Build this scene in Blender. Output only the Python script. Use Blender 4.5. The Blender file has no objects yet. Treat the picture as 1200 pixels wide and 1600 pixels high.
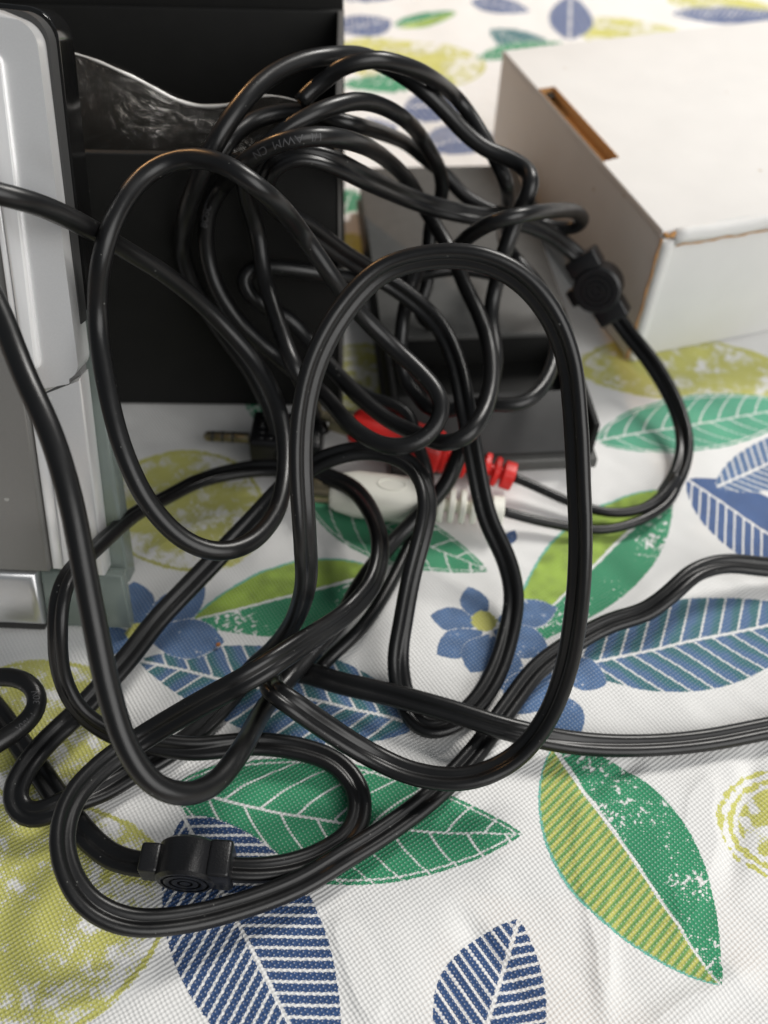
import bpy, bmesh, math, random
import numpy as np
from mathutils import Vector, Matrix
random.seed(7)
S = bpy.context.scene
COL = S.collection

# ------------------------------------------------------------------ camera
CAM_H, FPX = 0.22, 1480.0                       # lens height above the table (m), focal length in photo pixels
NAD = (545.0, 2070.0)                           # where plumb lines meet in the photograph
PITCH = math.pi/2 - math.atan(math.hypot(NAD[0]-600, NAD[1]-800)/FPX)
ROLL = math.atan((600-NAD[0])/(NAD[1]-800))
FWD = Vector((0, math.cos(PITCH), -math.sin(PITCH)))
_u = Vector((1, 0, 0)).cross(FWD)
RGT = Vector((1, 0, 0))*math.cos(ROLL) + _u*math.sin(ROLL)
UPV = _u*math.cos(ROLL) - Vector((1, 0, 0))*math.sin(ROLL)
EYE = Vector((0, 0, CAM_H))
cam = bpy.data.cameras.new('camera'); cam_ob = bpy.data.objects.new('camera', cam); COL.objects.link(cam_ob)
cam.sensor_fit = 'VERTICAL'; cam.sensor_height = 24; cam.sensor_width = 18; cam.lens = 24*FPX/1600
cam.clip_start = 0.01; cam.clip_end = 20
M = Matrix((RGT, UPV, -FWD)).transposed().to_4x4(); M.translation = EYE; cam_ob.matrix_world = M
cam.dof.use_dof = True; cam.dof.focus_distance = 0.212; cam.dof.aperture_fstop = 7.5; cam.dof.aperture_blades = 0
S.camera = cam_ob

# ------------------------------------------------------------------ light
W = bpy.data.worlds.new('World'); S.world = W; W.use_nodes = True
bgn = W.node_tree.nodes['Background']; bgn.inputs[0].default_value = (0.86, 0.93, 1.0, 1); bgn.inputs[1].default_value = 0.16
def area(name, loc, target, size, power, col, shape='SQUARE', sy=None):
    l = bpy.data.lights.new(name, 'AREA'); l.energy = power; l.color = col; l.size = size; l.shape = shape
    if sy: l.shape = 'RECTANGLE'; l.size_y = sy
    o = bpy.data.objects.new(name, l); COL.objects.link(o); o.location = loc
    o.rotation_euler = (Vector(target)-Vector(loc)).to_track_quat('-Z', 'Y').to_euler(); return o
area('window_light', (0.46, 0.78, 0.85), (0.02, 0.25, 0.0), 0.26, 9.2, (1.0, 0.970, 0.925), sy=0.34)
area('front_fill_light', (1.05, -0.95, 1.0), (0.05, 0.2, 0.0), 1.5, 27.0, (1.0, 0.985, 0.96), sy=1.5)  # large unseen fill lamp, added to light the front of the carton
area('warm_lamp', (-0.52, 0.95, 0.52), (-0.02, 0.2, 0.08), 0.06, 2.1, (1.0, 0.54, 0.22))
S.view_settings.view_transform = 'Standard'; S.view_settings.look = 'None'
S.view_settings.exposure = 0.06; S.view_settings.gamma = 1.0; S.view_settings.use_curve_mapping = False
S.cycles.max_bounces = 8; S.cycles.transparent_max_bounces = 12
S.cycles.use_denoising = True

# ------------------------------------------------------------------ helpers
def ray(px, py): return FWD + RGT*((px-600)/FPX) + UPV*((800-py)/FPX)
def at(px, py, z=0.0):                          # the point at height z on a photo pixel's ray
    d = ray(px, py); return EYE + d*((z-CAM_H)/d.z)
def link(name, me, mat=None, parent=None, smooth=False):
    o = bpy.data.objects.new(name, me); COL.objects.link(o)
    if mat: me.materials.append(mat)
    if parent: o.parent = parent
    if smooth: me.polygons.foreach_set('use_smooth', [True]*len(me.polygons))
    return o
def from_bm(name, bm, mat=None, parent=None, smooth=False, keep=None):
    me = bpy.data.meshes.new(name); bmesh.ops.recalc_face_normals(bm, faces=bm.faces); bm.to_mesh(me); bm.free()
    o = link(name, me, mat, parent, smooth)
    return o
def autosmooth(o, deg=40):
    me = o.data
    bm = bmesh.new(); bm.from_mesh(me)
    for f in bm.faces: f.smooth = True
    for e in bm.edges:
        e.smooth = not (len(e.link_faces) == 2 and e.calc_face_angle(0) > math.radians(deg))
    bm.to_mesh(me); bm.free(); return o
def thing(name, label, cat, loc=(0, 0, 0), group=None):
    o = bpy.data.objects.new(name, None); COL.objects.link(o); o.location = loc; o.empty_display_size = 0.01
    o['label'] = label; o['category'] = cat
    if group: o['group'] = group
    return o
def child(o, root):                             # meshes are modelled in world space: parent without moving
    o.parent = root
    if root.type == 'EMPTY': o.matrix_parent_inverse = Matrix.Translation(root.location).inverted()
    return o
def frame(o, ex, ey, ez):
    m = Matrix((Vector(ex).normalized(), Vector(ey).normalized(), Vector(ez).normalized())).transposed().to_4x4()
    m.translation = o; return m
def box_bm(bm, size, M=Matrix(), off=(0, 0, 0), bev=0.0, seg=2):
    r = bmesh.ops.create_cube(bm, size=1.0); vs = r['verts']
    for v in vs: v.co = Vector((v.co.x*size[0], v.co.y*size[1], v.co.z*size[2])) + Vector(off)
    if bev > 0:
        es = list({e for v in vs for e in v.link_edges})
        rr = bmesh.ops.bevel(bm, geom=es, offset=bev, segments=seg, profile=0.5, affect='EDGES')
        vs = list({v for f in rr['faces'] for v in f.verts} | set(v for v in vs if v.is_valid))
    for v in vs: v.co = M @ v.co
    return vs
def box(name, size, M, mat, root, off=(0, 0, 0), bev=0.0003, seg=2):
    bm = bmesh.new(); box_bm(bm, size, M, off, bev, seg)
    o = from_bm(name, bm, mat); autosmooth(o, 50); return child(o, root)
def prism_bm(bm, pts, z0, z1, M=Matrix()):      # polygon in local xy pulled from z0 to z1
    a = [bm.verts.new(M @ Vector((x, y, z0))) for x, y in pts]; b = [bm.verts.new(M @ Vector((x, y, z1))) for x, y in pts]
    bm.faces.new(a[::-1]); bm.faces.new(b); n = len(pts); side = []
    for i in range(n): side.append(bm.faces.new((a[i], a[(i+1) % n], b[(i+1) % n], b[i])))
    return a, b
def prism(name, pts, z0, z1, M, mat, root, bev=0.0, seg=2, deg=35):
    bm = bmesh.new(); a, b = prism_bm(bm, pts, z0, z1)
    if bev > 0:
        es = [e for e in bm.edges if (e.verts[0] in b and e.verts[1] in b)]
        bmesh.ops.bevel(bm, geom=es, offset=bev, segments=seg, profile=0.5, affect='EDGES')
    for v in bm.verts: v.co = M @ v.co
    o = from_bm(name, bm, mat); autosmooth(o, deg); return child(o, root)
def lathe(name, prof, M, mat, root, seg=28, deg=40, sq=None):
    # prof: (axial x, radius); the axis is local x
    bm = bmesh.new(); rings = []
    for x, r in prof:
        ring = []
        for k in range(seg):
            a = 2*math.pi*k/seg; c, s = math.cos(a), math.sin(a)
            if sq:                                # squarish section
                n = (abs(c)**sq + abs(s)**sq)**(-1/sq); c *= n; s *= n
            ring.append(bm.verts.new(M @ Vector((x, r*c, r*s))))
        rings.append(ring)
    for i in range(len(rings)-1):
        for k in range(seg):
            bm.faces.new((rings[i][k], rings[i][(k+1) % seg], rings[i+1][(k+1) % seg], rings[i+1][k]))
    bm.faces.new(rings[0]); bm.faces.new(rings[-1][::-1])
    o = from_bm(name, bm, mat); autosmooth(o, deg); return child(o, root)

# ------------------------------------------------------------------ materials
def nodes(m): return m.node_tree.nodes, m.node_tree.links
def N(m, kind, **kw):
    n = m.node_tree.nodes.new(kind)
    for k, v in kw.items(): setattr(n, k, v)
    return n
def math_n(m, op, a, b=None, c=None, clamp=False):
    n = N(m, 'ShaderNodeMath', operation=op, use_clamp=clamp)
    for i, x in enumerate((a, b, c)):
        if x is None: continue
        if hasattr(x, 'is_output') or isinstance(x, bpy.types.NodeSocket): m.node_tree.links.new(x, n.inputs[i])
        else: n.inputs[i].default_value = x
    return n.outputs[0]
def mat(name, base, rough=0.5, metal=0.0, spec=0.5, var=0.0, vscale=300, bump=0.0, bscale=2000, rvar=0.0, coat=0.0, specks=0.0, speckcol=(0.5, 0.5, 0.48, 1), speckscale=900):
    m = bpy.data.materials.new(name); m.use_nodes = True
    nt = m.node_tree; p = nt.nodes['Principled BSDF']
    p.inputs['Base Color'].default_value = (*base, 1); p.inputs['Roughness'].default_value = rough
    p.inputs['Metallic'].default_value = metal; p.inputs['Specular IOR Level'].default_value = spec
    p.inputs['Coat Weight'].default_value = coat; p.inputs['Coat Roughness'].default_value = 0.2
    tc = N(m, 'ShaderNodeTexCoord'); co = tc.outputs['Object']
    last = None
    if var > 0:
        nz = N(m, 'ShaderNodeTexNoise'); nz.inputs['Scale'].default_value = vscale; nz.inputs['Detail'].default_value = 5
        nt.links.new(co, nz.inputs['Vector'])
        mx = N(m, 'ShaderNodeMix', data_type='RGBA'); mx.inputs[6].default_value = (*[c*(1-var) for c in base], 1); mx.inputs[7].default_value = (*[min(1, c*(1+var)) for c in base], 1)
        nt.links.new(nz.outputs['Fac'], mx.inputs[0]); last = mx.outputs[2]
    if specks > 0:
        vo = N(m, 'ShaderNodeTexVoronoi'); vo.inputs['Scale'].default_value = speckscale; nt.links.new(co, vo.inputs['Vector'])
        sep = N(m, 'ShaderNodeSeparateColor'); nt.links.new(vo.outputs['Color'], sep.inputs[0])
        pick = math_n(m, 'LESS_THAN', sep.outputs[0], specks)
        near = math_n(m, 'LESS_THAN', vo.outputs['Distance'], math_n(m, 'MULTIPLY', sep.outputs[1], 0.30))
        f = math_n(m, 'MULTIPLY', pick, near)
        mx = N(m, 'ShaderNodeMix', data_type='RGBA'); mx.inputs[6].default_value = (*base, 1); mx.inputs[7].default_value = speckcol
        if last: nt.links.new(last, mx.inputs[6])
        nt.links.new(f, mx.inputs[0]); last = mx.outputs[2]
    if last: nt.links.new(last, p.inputs['Base Color'])
    if rvar > 0:
        nz = N(m, 'ShaderNodeTexNoise'); nz.inputs['Scale'].default_value = 150; nz.inputs['Detail'].default_value = 6
        nt.links.new(co, nz.inputs['Vector'])
        r = math_n(m, 'MULTIPLY_ADD', nz.outputs['Fac'], 2*rvar, rough-rvar); nt.links.new(r, p.inputs['Roughness'])
    if bump > 0:
        nz = N(m, 'ShaderNodeTexNoise'); nz.inputs['Scale'].default_value = bscale; nz.inputs['Detail'].default_value = 3
        nt.links.new(co, nz.inputs['Vector'])
        b = N(m, 'ShaderNodeBump'); b.inputs['Strength'].default_value = bump; b.inputs['Distance'].default_value = 0.0004
        nt.links.new(nz.outputs['Fac'], b.inputs['Height']); nt.links.new(b.outputs['Normal'], p.inputs['Normal'])
    return m
MT = dict(
    cable=mat('black_pvc', (0.0055, 0.0055, 0.0058), 0.34, spec=0.42, rvar=0.08, bump=0.06, bscale=420, specks=0.035, speckscale=1300, speckcol=(0.09, 0.09, 0.085, 1)),
    clip=mat('black_abs', (0.006, 0.006, 0.007), 0.34, spec=0.5, bump=0.2, bscale=2500, specks=0.02, speckscale=900),
    blackcard=mat('black_card', (0.009, 0.009, 0.0085), 0.6, spec=0.22, var=0.25, vscale=120, bump=0.08, bscale=1500),
    blackcard_edge=mat('black_card_edge', (0.10, 0.095, 0.09), 0.6, spec=0.3, var=0.2),
    greycard=mat('charcoal_card', (0.072, 0.072, 0.069), 0.6, spec=0.3, var=0.2, vscale=200, bump=0.1, bscale=1800),
    white=mat('white_card', (0.67, 0.665, 0.65), 0.75, spec=0.2, var=0.055, vscale=70, bump=0.16, bscale=650, specks=0.010, speckscale=330, speckcol=(0.50, 0.45, 0.38, 1)),
    kraft=mat('kraft_card', (0.46, 0.25, 0.10), 0.85, spec=0.1, var=0.25, vscale=700, bump=0.2, bscale=1500),
    silver=mat('silver_paint', (0.80, 0.80, 0.80), 0.28, metal=0.5, var=0.05, vscale=2600, bump=0.03, bscale=4000, specks=0.03, speckscale=420, speckcol=(0.9, 0.9, 0.88, 1)),
    silver_hi=mat('silver_lit', (0.92, 0.92, 0.92), 0.22, metal=0.25, var=0.03, vscale=2600),  # brighter copy of the silver, reflected streak put into its colour
    grille=mat('grey_metallic_panel', (0.22, 0.215, 0.205), 0.42, metal=0.35, var=0.14, vscale=5000, bump=0.06, bscale=6000, specks=0.03, speckscale=420, speckcol=(0.4, 0.4, 0.38, 1)),
    gloss=mat('gloss_black', (0.006, 0.006, 0.006), 0.12, spec=0.6, specks=0.06, speckscale=500, speckcol=(0.35, 0.33, 0.3, 1)),
    red=mat('red_pvc', (0.68, 0.022, 0.018), 0.42, var=0.1, vscale=300, bump=0.05),
    ivory=mat('ivory_pvc', (0.80, 0.785, 0.70), 0.45, var=0.04, vscale=300, bump=0.05),
    gold=mat('nickel', (0.34, 0.29, 0.19), 0.28, metal=1.0),
    shadedcard=mat('shaded_card', (0.030, 0.030, 0.030), 0.6, spec=0.3, var=0.2, vscale=200, bump=0.1, bscale=1800),  # darker copy of the charcoal card, shade on the front panel painted in
    chrome=mat('brushed_silver', (0.66, 0.665, 0.67), 0.30, metal=0.85, var=0.08, vscale=3500, bump=0.04, bscale=5000),
    rubber=mat('rubber', (0.03, 0.03, 0.03), 0.7),
    ink=mat('grey_ink', (0.055, 0.055, 0.058), 0.6),
)
def acrylic():
    m = mat('smoked_acrylic', (0.60, 0.66, 0.62), 0.18, spec=0.5); p = m.node_tree.nodes['Principled BSDF']
    p.inputs['Transmission Weight'].default_value = 0.62; p.inputs['IOR'].default_value = 1.38; p.inputs['Base Color'].default_value = (0.36, 0.42, 0.39, 1); return m
MT['acrylic'] = acrylic()
def film():
    m = bpy.data.materials.new('clear_film'); m.use_nodes = True; nt = m.node_tree; nt.nodes.clear()
    out = N(m, 'ShaderNodeOutputMaterial'); tr = N(m, 'ShaderNodeBsdfTransparent'); tr.inputs[0].default_value = (0.86, 0.85, 0.83, 1)
    gl = N(m, 'ShaderNodeBsdfGlossy'); gl.inputs['Roughness'].default_value = 0.16; gl.inputs['Color'].default_value = (0.95, 0.92, 0.88, 1)
    df = N(m, 'ShaderNodeBsdfDiffuse'); df.inputs[0].default_value = (0.62, 0.58, 0.53, 1)
    tc = N(m, 'ShaderNodeTexCoord'); nz = N(m, 'ShaderNodeTexNoise'); nz.inputs['Scale'].default_value = 55; nz.inputs['Detail'].default_value = 6; nz.inputs['Distortion'].default_value = 2.2
    nt.links.new(tc.outputs['Object'], nz.inputs['Vector'])
    b = N(m, 'ShaderNodeBump'); b.inputs['Strength'].default_value = 0.55; b.inputs['Distance'].default_value = 0.004; vr = N(m, 'ShaderNodeTexVoronoi', feature='DISTANCE_TO_EDGE'); vr.inputs['Scale'].default_value = 70; mvn = N(m, 'ShaderNodeVectorMath', operation='MULTIPLY_ADD'); nt.links.new(nz.outputs['Color'], mvn.inputs[0]); mvn.inputs[1].default_value = (0.03, 0.03, 0.03); nt.links.new(tc.outputs['Object'], mvn.inputs[2]); nt.links.new(mvn.outputs[0], vr.inputs['Vector'])
    nt.links.new(math_n(m, 'ADD', vr.outputs['Distance'], math_n(m, 'MULTIPLY', nz.outputs['Fac'], 0.6)), b.inputs['Height']); nt.links.new(b.outputs['Normal'], gl.inputs['Normal']); gl.inputs['Roughness'].default_value = 0.11
    m1 = N(m, 'ShaderNodeMixShader'); m1.inputs[0].default_value = 0.08; nt.links.new(tr.outputs[0], m1.inputs[1]); nt.links.new(gl.outputs[0], m1.inputs[2])
    m2 = N(m, 'ShaderNodeMixShader'); nt.links.new(math_n(m, 'MULTIPLY', nz.outputs['Fac'], 0.045), m2.inputs[0]); nt.links.new(m1.outputs[0], m2.inputs[1]); nt.links.new(df.outputs[0], m2.inputs[2])
    nt.links.new(m2.outputs[0], out.inputs['Surface']); return m
MT['film'] = film()
# ------------------------------------------------------------------ tablecloth: woven white cotton with a printed pattern
def vnoise(x, y, seed=0):
    xi = np.floor(x).astype(np.int64); yi = np.floor(y).astype(np.int64); fx = x-xi; fy = y-yi
    fx = fx*fx*(3-2*fx); fy = fy*fy*(3-2*fy)
    def h(a, b):
        n = (a*374761393 + b*668265263 + seed*974634777) & 0x7fffffff
        n = ((n ^ (n >> 13))*1274126177) & 0x7fffffff
        return ((n ^ (n >> 16)) & 0xffff)/65535.0
    return (h(xi, yi)*(1-fx)+h(xi+1, yi)*fx)*(1-fy) + (h(xi, yi+1)*(1-fx)+h(xi+1, yi+1)*fx)*fy
GREEN = (0.022, 0.25, 0.115); LGREEN = (0.07, 0.34, 0.21); NAVY = (0.017, 0.058, 0.17); BLUE = (0.075, 0.150, 0.30); TEAL = (0.035, 0.15, 0.17)
MBLUE = (0.040, 0.095, 0.25); FAR = (0.075, 0.115, 0.25); OLIVE = (0.27, 0.40, 0.045); YELL = (0.53, 0.52, 0.13); LTEAL = (0.14, 0.45, 0.36)  # FAR: paler blue, washed-out brightness of the far side put into the ink
# kind, base pixel, tip pixel, half widths (mm) left and right of the axis, bend (mm), options
PRINT = [
 ('lemon', (285, 790), (250, 600), 27, 24, 0), ('lemon', (60, 1130), (60, 960), 22, 20, 0), ('lemon', (70, 1415), (70, 1200), 28, 26, 0),
 ('ring', (1235, 1295), (1235, 1180), 17, 15, 0), ('lemon', (1080, 575), (1080, 480), 40, 18, 0), ('lemon', (640, 95), (640, 50), 40, 28, 0),
 ('lemon', (985, 52), (985, 20), 30, 22, 0), ('lemon', (560, 590), (560, 500), 14, 20, 0), ('lemon', (740, 700), (740, 640), 16, 10, 0), ('lemon', (1120, 2), (1120, -20), 30, 16, 0),
 ('vein', (268, 1228), (816, 1302), 15.5, 15.0, -3.0, GREEN, 9.0), ('vein', (930, 686), (1270, 628), 13.5, 12.5, 0, LGREEN, 7.0),
 ('vein', (478, 765), (764, 888), 10, 13, 0, GREEN, 8.0), ('vein', (392, 560), (408, 668), 5, 5, 0, GREEN, 8.0),
 ('half', (866, 1165), (1127, 1540), 16.5, 17.5, 0, OLIVE), ('half2', (1045, 765), (795, 1015), 13, 15, 0, OLIVE), ('half2', (600, 893), (295, 968), 13, 12, 0, OLIVE),
 ('stripe', (286, 1274), (524, 1740), 16.5, 15.5, 0, NAVY, 2.7), ('stripe', (730, 1705), (812, 1434), 12.5, 11.5, 0, NAVY, 2.6),
 ('broad', (905, 1040), (1290, 955), 14, 15, 0, BLUE, 6.0), ('bhalf', (1074, 748), (1330, 915), 13.5, 14, 0, MBLUE, 3.2), ('stripe', (1120, 760), (1330, 660), 9, 11, 0, BLUE, 3.0),
 ('broad', (655, 1128), (215, 1030), 13, 14, 0, BLUE, 6.5),
 ('petal', (752, 972), (733, 915), 4.2, 4.2, 0, BLUE), ('petal', (750, 975), (672, 962), 4.2, 4.2, 0, BLUE), ('petal', (755, 985), (682, 1022), 4.6, 4.6, 0, BLUE), ('petal', (775, 970), (870, 948), 5, 5, 0, BLUE),
 ('petal', (770, 985), (858, 1015), 5.5, 5.5, 0, BLUE), ('petal', (765, 990), (805, 1085), 5.5, 5.5, 0, BLUE), ('petal', (765, 990), (735, 1050), 5, 5, 0, BLUE),
 ('petal', (870, 1035), (948, 1068), 5, 5, 0, BLUE), ('petal', (850, 1080), (905, 1150), 6, 6, 0, BLUE), ('petal', (862, 1045), (790, 1110), 6, 6, 0, BLUE), ('dot', (757, 970), (757, 940), 3.6, 3.6, 0, YELL),
 ('petal', (213, 985), (208, 905), 5.5, 5.5, 0, BLUE), ('petal', (220, 985), (320, 915), 6, 6, 0, BLUE), ('petal', (225, 990), (350, 1000), 6.5, 6.5, 0, BLUE), ('petal', (205, 985), (140, 1010), 5, 5, 0, BLUE), ('dot', (214, 984), (214, 962), 3.2, 3.2, 0, YELL),
 ('petal', (790, 850), (805, 825), 2, 2, 0, NAVY), ('vein', (1010, 1570), (1010, 1571), 0.1, 0.1, 0, GREEN, 5.0),
 # far side, small and out of focus
 ('stripe', (890, 60), (892, -10), 12, 13, 0, FAR, 3.5), ('broad', (768, 42), (885, 92), 14, 14, 0, TEAL, 5), ('vein', (745, 88), (880, 62), 9, 9, 0, GREEN, 6), ('stripe', (1050, 22), (1240, 22), 13, 13, 0, FAR, 3.5),
 ('half2', (615, 38), (715, 18), 9, 9, 0, OLIVE), ('stripe', (530, 50), (612, 28), 14, 14, 0, FAR, 3.5), ('vein', (528, 132), (705, 122), 8, 10, 0, GREEN, 6), ('stripe', (630, 160), (730, 168), 16, 16, 0, FAR, 3.2), ('stripe', (660, 225), (775, 205), 14, 14, 0, FAR, 3.2),
 ('stripe', (735, 0), (830, 15), 12, 12, 0, FAR, 3.5), ('vein', (536, 330), (552, 290), 8, 8, 0, GREEN, 5), ('stripe', (560, 205), (620, 190), 10, 10, 0, FAR, 3.2), ('lemon', (548, 380), (548, 330), 9, 9, 0),
 ('stripe', (540, 2), (640, -40), 14, 14, 0, FAR, 3.5), ('half2', (905, -20), (1010, -40), 14, 14, 0, OLIVE),
]
def build_cloth():
    rows = np.concatenate([np.linspace(-0.05, 0.036, 30, endpoint=False), np.linspace(0.036, 0.165, 400, endpoint=False), np.linspace(0.165, 0.30, 280, endpoint=False),
                           np.linspace(0.30, 0.66, 230, endpoint=False), np.linspace(0.66, 1.15, 24)])
    u = np.concatenate([np.linspace(-3.2, -1.08, 26, endpoint=False), np.linspace(-1.08, 1.08, 640, endpoint=False), np.linspace(1.08, 3.2, 27)])
    half = 0.078 + 0.275*np.maximum(rows, 0)
    Y = np.repeat(rows[:, None], len(u), 1); X = half[:, None]*u[None]
    nr, nc = X.shape
    xm, ym = X*1000, Y*1000
    # folds and soft creases, never above the table plane by more than a fraction of a millimetre
    Z = 0.55*(vnoise(xm/34+5, ym/30, 3)-0.55) + 0.34*(vnoise((xm*0.9+ym*0.35)/13, (ym*0.9-xm*0.35)/26, 5)-0.55) + 0.13*(vnoise(xm/6+ym/11, ym/6, 9)-0.5)
    def crease(p, q, amp, wid):
        nonlocal Z
        a, b = at(*p)*1000, at(*q)*1000; d = Vector((b.x-a.x, b.y-a.y)); L = d.length; d /= L
        s = ((xm-a.x)*d.x + (ym-a.y)*d.y)/L; w = -(xm-a.x)*d.y + (ym-a.y)*d.x + 1.6*(vnoise(xm/9, ym/9, 21)-.5)
        fade = np.clip(s*4, 0, 1)*np.clip((1-s)*4, 0, 1)
        Z += 0.72*amp*fade*np.exp(-(w/(1.35*wid))**2)
    for p, q, a_, w_ in [((905, 1230), (960, 1640), .55, 2.0), ((1110, 1180), (1060, 1500), .5, 2.2), ((1190, 1150), (1130, 1420), -.6, 2.4), ((700, 1400), (860, 1620), -.5, 2.6), ((850, 880), (960, 830), .6, 2.2),
                         ((640, 1190), (780, 1330), .5, 2.0), ((40, 1590), (240, 1500), .5, 2.4), ((980, 1620), (1210, 1500), .6, 2.4), ((900, 1240), (1010, 1180), -.5, 1.8), ((520, 1420), (600, 1620), .5, 2.2), ((940, 760), (1040, 870), -.5, 2.5), ((620, 1120), (720, 1190), -.5, 2.0)]:
        crease(p, q, a_, w_)
    Z = np.minimum(Z*3.1-0.55, 0.2)/1000.0
    ink = np.zeros((nr, nc, 3)); ink[:] = (0.5, 0.5, 0.5); cov = np.full((nr, nc), -3.0)
    big = vnoise(xm/1.1, ym/1.1, 31); mid = vnoise(xm/2.6, ym/2.6, 33); fine = vnoise(xm/0.6, ym/0.6, 37); slow = vnoise(xm/8, ym/8, 35)
    for spec in PRINT:
        kind, p, q, wl, wr, bend = spec[:6]; col = spec[6] if len(spec) > 6 else None; sp = spec[7] if len(spec) > 7 else 3.0
        a = at(*p)*1000; b = at(*q)*1000
        d = np.array((b.x-a.x, b.y-a.y)); L = max(np.hypot(*d), 1e-3); d = d/L
        if kind in ('lemon', 'ring', 'dot'): R_ = max(wl, wr)+3; lo = np.array((a.x, a.y))-R_; hi = np.array((a.x, a.y))+R_
        else: m_ = max(wl, wr)+4; lo = np.minimum((a.x, a.y), (b.x, b.y))-m_; hi = np.maximum((a.x, a.y), (b.x, b.y))+m_
        r0, r1 = np.searchsorted(rows*1000, (lo[1], hi[1])); 
        if r1 <= r0: continue
        sl = (slice(r0, r1), slice(None)); x = xm[sl]; y = ym[sl]
        rx, ry = x-a.x, y-a.y; s = rx*d[0]+ry*d[1]; v = -rx*d[1]+ry*d[0]
        t = np.clip(s/L, 0, 1)
        C = np.zeros(x.shape+(3,)); 
        if kind in ('lemon', 'ring'):
            ang = np.arctan2(ry, rx); rr = np.hypot(rx/wl, ry/wr)*(1+0.05*np.sin(3*ang+a.x)+0.06*np.sin(2*ang))
            sd = (1-rr)*min(wl, wr)
            C[:] = YELL
            tone = slow[sl]; C = C*(0.85+0.3*tone)[..., None]
            if kind == 'lemon':
                hole = (mid[sl]*0.45+big[sl]*0.33+fine[sl]*0.22); k = 0.20+0.28*np.clip((0.62-tone)*3, 0, 1)+0.24*np.clip((rr-0.55)*2, 0, 1)
                seg = np.abs(np.mod(ang*1.6+0.3, 1.0)-0.5)*0
                cv = np.minimum(sd, (hole-k)*0.95)
                ring = 0.55-np.abs(sd-1.0)+0.5*(big[sl]-0.5); cv = np.maximum(cv, np.minimum(ring, 0.4))
                cv = np.where(sd < -0.3, -1, cv)
            else:
                cv = np.maximum.reduce([0.55-np.abs(sd-0.7)+2.2*(0.5*big[sl]+0.5*mid[sl]-.52), 0.5-np.abs(sd-3.0)+2.2*(0.5*big[sl]+.5*slow[sl]-.55), np.minimum(sd-4.8, (mid[sl]-0.42)*2)])
            over = sd > -0.3
        elif kind == 'dot':
            sd = wl-np.hypot(rx, ry)+0.6*(big[sl]-.5); C[:] = YELL; cv = sd; over = sd > 0
        else:
            f = np.sin(np.pi*t**0.86)**0.80 if kind != 'petal' else np.sin(np.pi*t**1.15)**0.8
            v = v - bend*4*t*(1-t)
            wv = np.where(v > 0, wl, wr)*f; av = np.abs(v)
            sd = np.minimum(wv-av, np.minimum(s, L-s)+0.15) + 0.18*(fine[sl]-0.5)
            C[:] = col
            if kind == 'vein':
                ph = np.mod((s - 0.55*av - 0.045*av*av)/sp + np.where(v > 0, 0.0, 0.45), 1.0)
                vein = np.abs(ph-0.5)*sp - 0.33
                mid_ = av-0.38*(1-0.5*t)
                rim = np.abs(sd-1.15)-0.22
                cv = np.minimum.reduce([sd, vein*0.8, mid_, rim])
                C *= (0.9+0.25*slow[sl])[..., None]
            elif kind in ('stripe', 'bhalf'):
                ph = np.mod((s-0.62*av)/sp+np.where(v > 0, 0, 0.4), 1.0)
                st = (0.5-np.abs(ph-0.5))*sp-0.36
                if kind == 'bhalf': st = np.where(v > 0, 5.0, st)
                cv = np.minimum.reduce([sd, st, av-0.42])
                C *= (0.9+0.2*mid[sl])[..., None]
            elif kind == 'broad':
                ph = np.mod((s-0.75*av)/sp+np.where(v > 0, 0, 0.4), 1.0)
                st = (0.5-np.abs(ph-0.5))*sp-0.34
                k = np.clip((ph-0.35)*3+0.8*(mid[sl]-.5), 0, 1)[..., None]
                C = C*(1-k)+np.array(TEAL)*k
                cv = np.minimum.reduce([sd, st, av-0.40])
            elif kind in ('half', 'half2'):
                left = v < 0
                if kind == 'half':
                    ph = 0.5+0.5*np.sin(2*np.pi*(s*0.95+v*0.31)/1.9); k = np.clip(ph*1.4-0.2, 0, 1)[..., None]
                    CL = np.array(YELL)*k+np.array((0.13, 0.32, 0.09))*(1-k)
                else: CL = np.array(OLIVE)*(0.8+0.5*mid[sl])[..., None]
                C = np.where(left[..., None], CL, np.array(GREEN)*(0.9+0.25*slow[sl])[..., None])
                outl = sd < 0.75
                C = np.where((outl & left)[..., None], np.array(LTEAL), C)
                hole = np.where(left, 5.0, (0.705-(0.40*fine[sl]+0.25*big[sl]+0.35*slow[sl]))*2.6)
                cv = np.minimum.reduce([sd, hole, np.abs(v+0.1)-0.62*(1-0.6*t)])
            else:
                cv = np.minimum(sd, (0.86-(0.5*fine[sl]+0.5*mid[sl]))*2.5); C *= (0.85+0.35*mid[sl])[..., None]
            over = sd > -0.25
        ink[sl] = np.where(over[..., None], C, ink[sl]); cov[sl] = np.where(over, cv, cov[sl])
    cov = np.clip(cov, -2, 2)
    nv = nr*nc
    co = np.stack([X, Y, Z], -1).reshape(-1, 3).astype(np.float32)
    i = np.arange(nr-1)[:, None]*nc + np.arange(nc-1)[None]
    quads = np.stack([i, i+1, i+nc+1, i+nc], -1).reshape(-1, 4).astype(np.int32); nq = len(quads)
    me = bpy.data.meshes.new('tablecloth'); me.vertices.add(nv); me.vertices.foreach_set('co', co.ravel())
    me.loops.add(nq*4); me.loops.foreach_set('vertex_index', quads.ravel())
    me.polygons.add(nq); me.polygons.foreach_set('loop_start', np.arange(0, nq*4, 4, dtype=np.int32)); me.polygons.foreach_set('loop_total', np.full(nq, 4, dtype=np.int32))
    me.update(calc_edges=True); me.polygons.foreach_set('use_smooth', np.ones(nq, bool))
    a = me.attributes.new('ink', 'FLOAT_COLOR', 'POINT'); a.data.foreach_set('color', np.concatenate([ink.reshape(-1, 3), np.ones((nv, 1))], 1).astype(np.float32).ravel())
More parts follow.
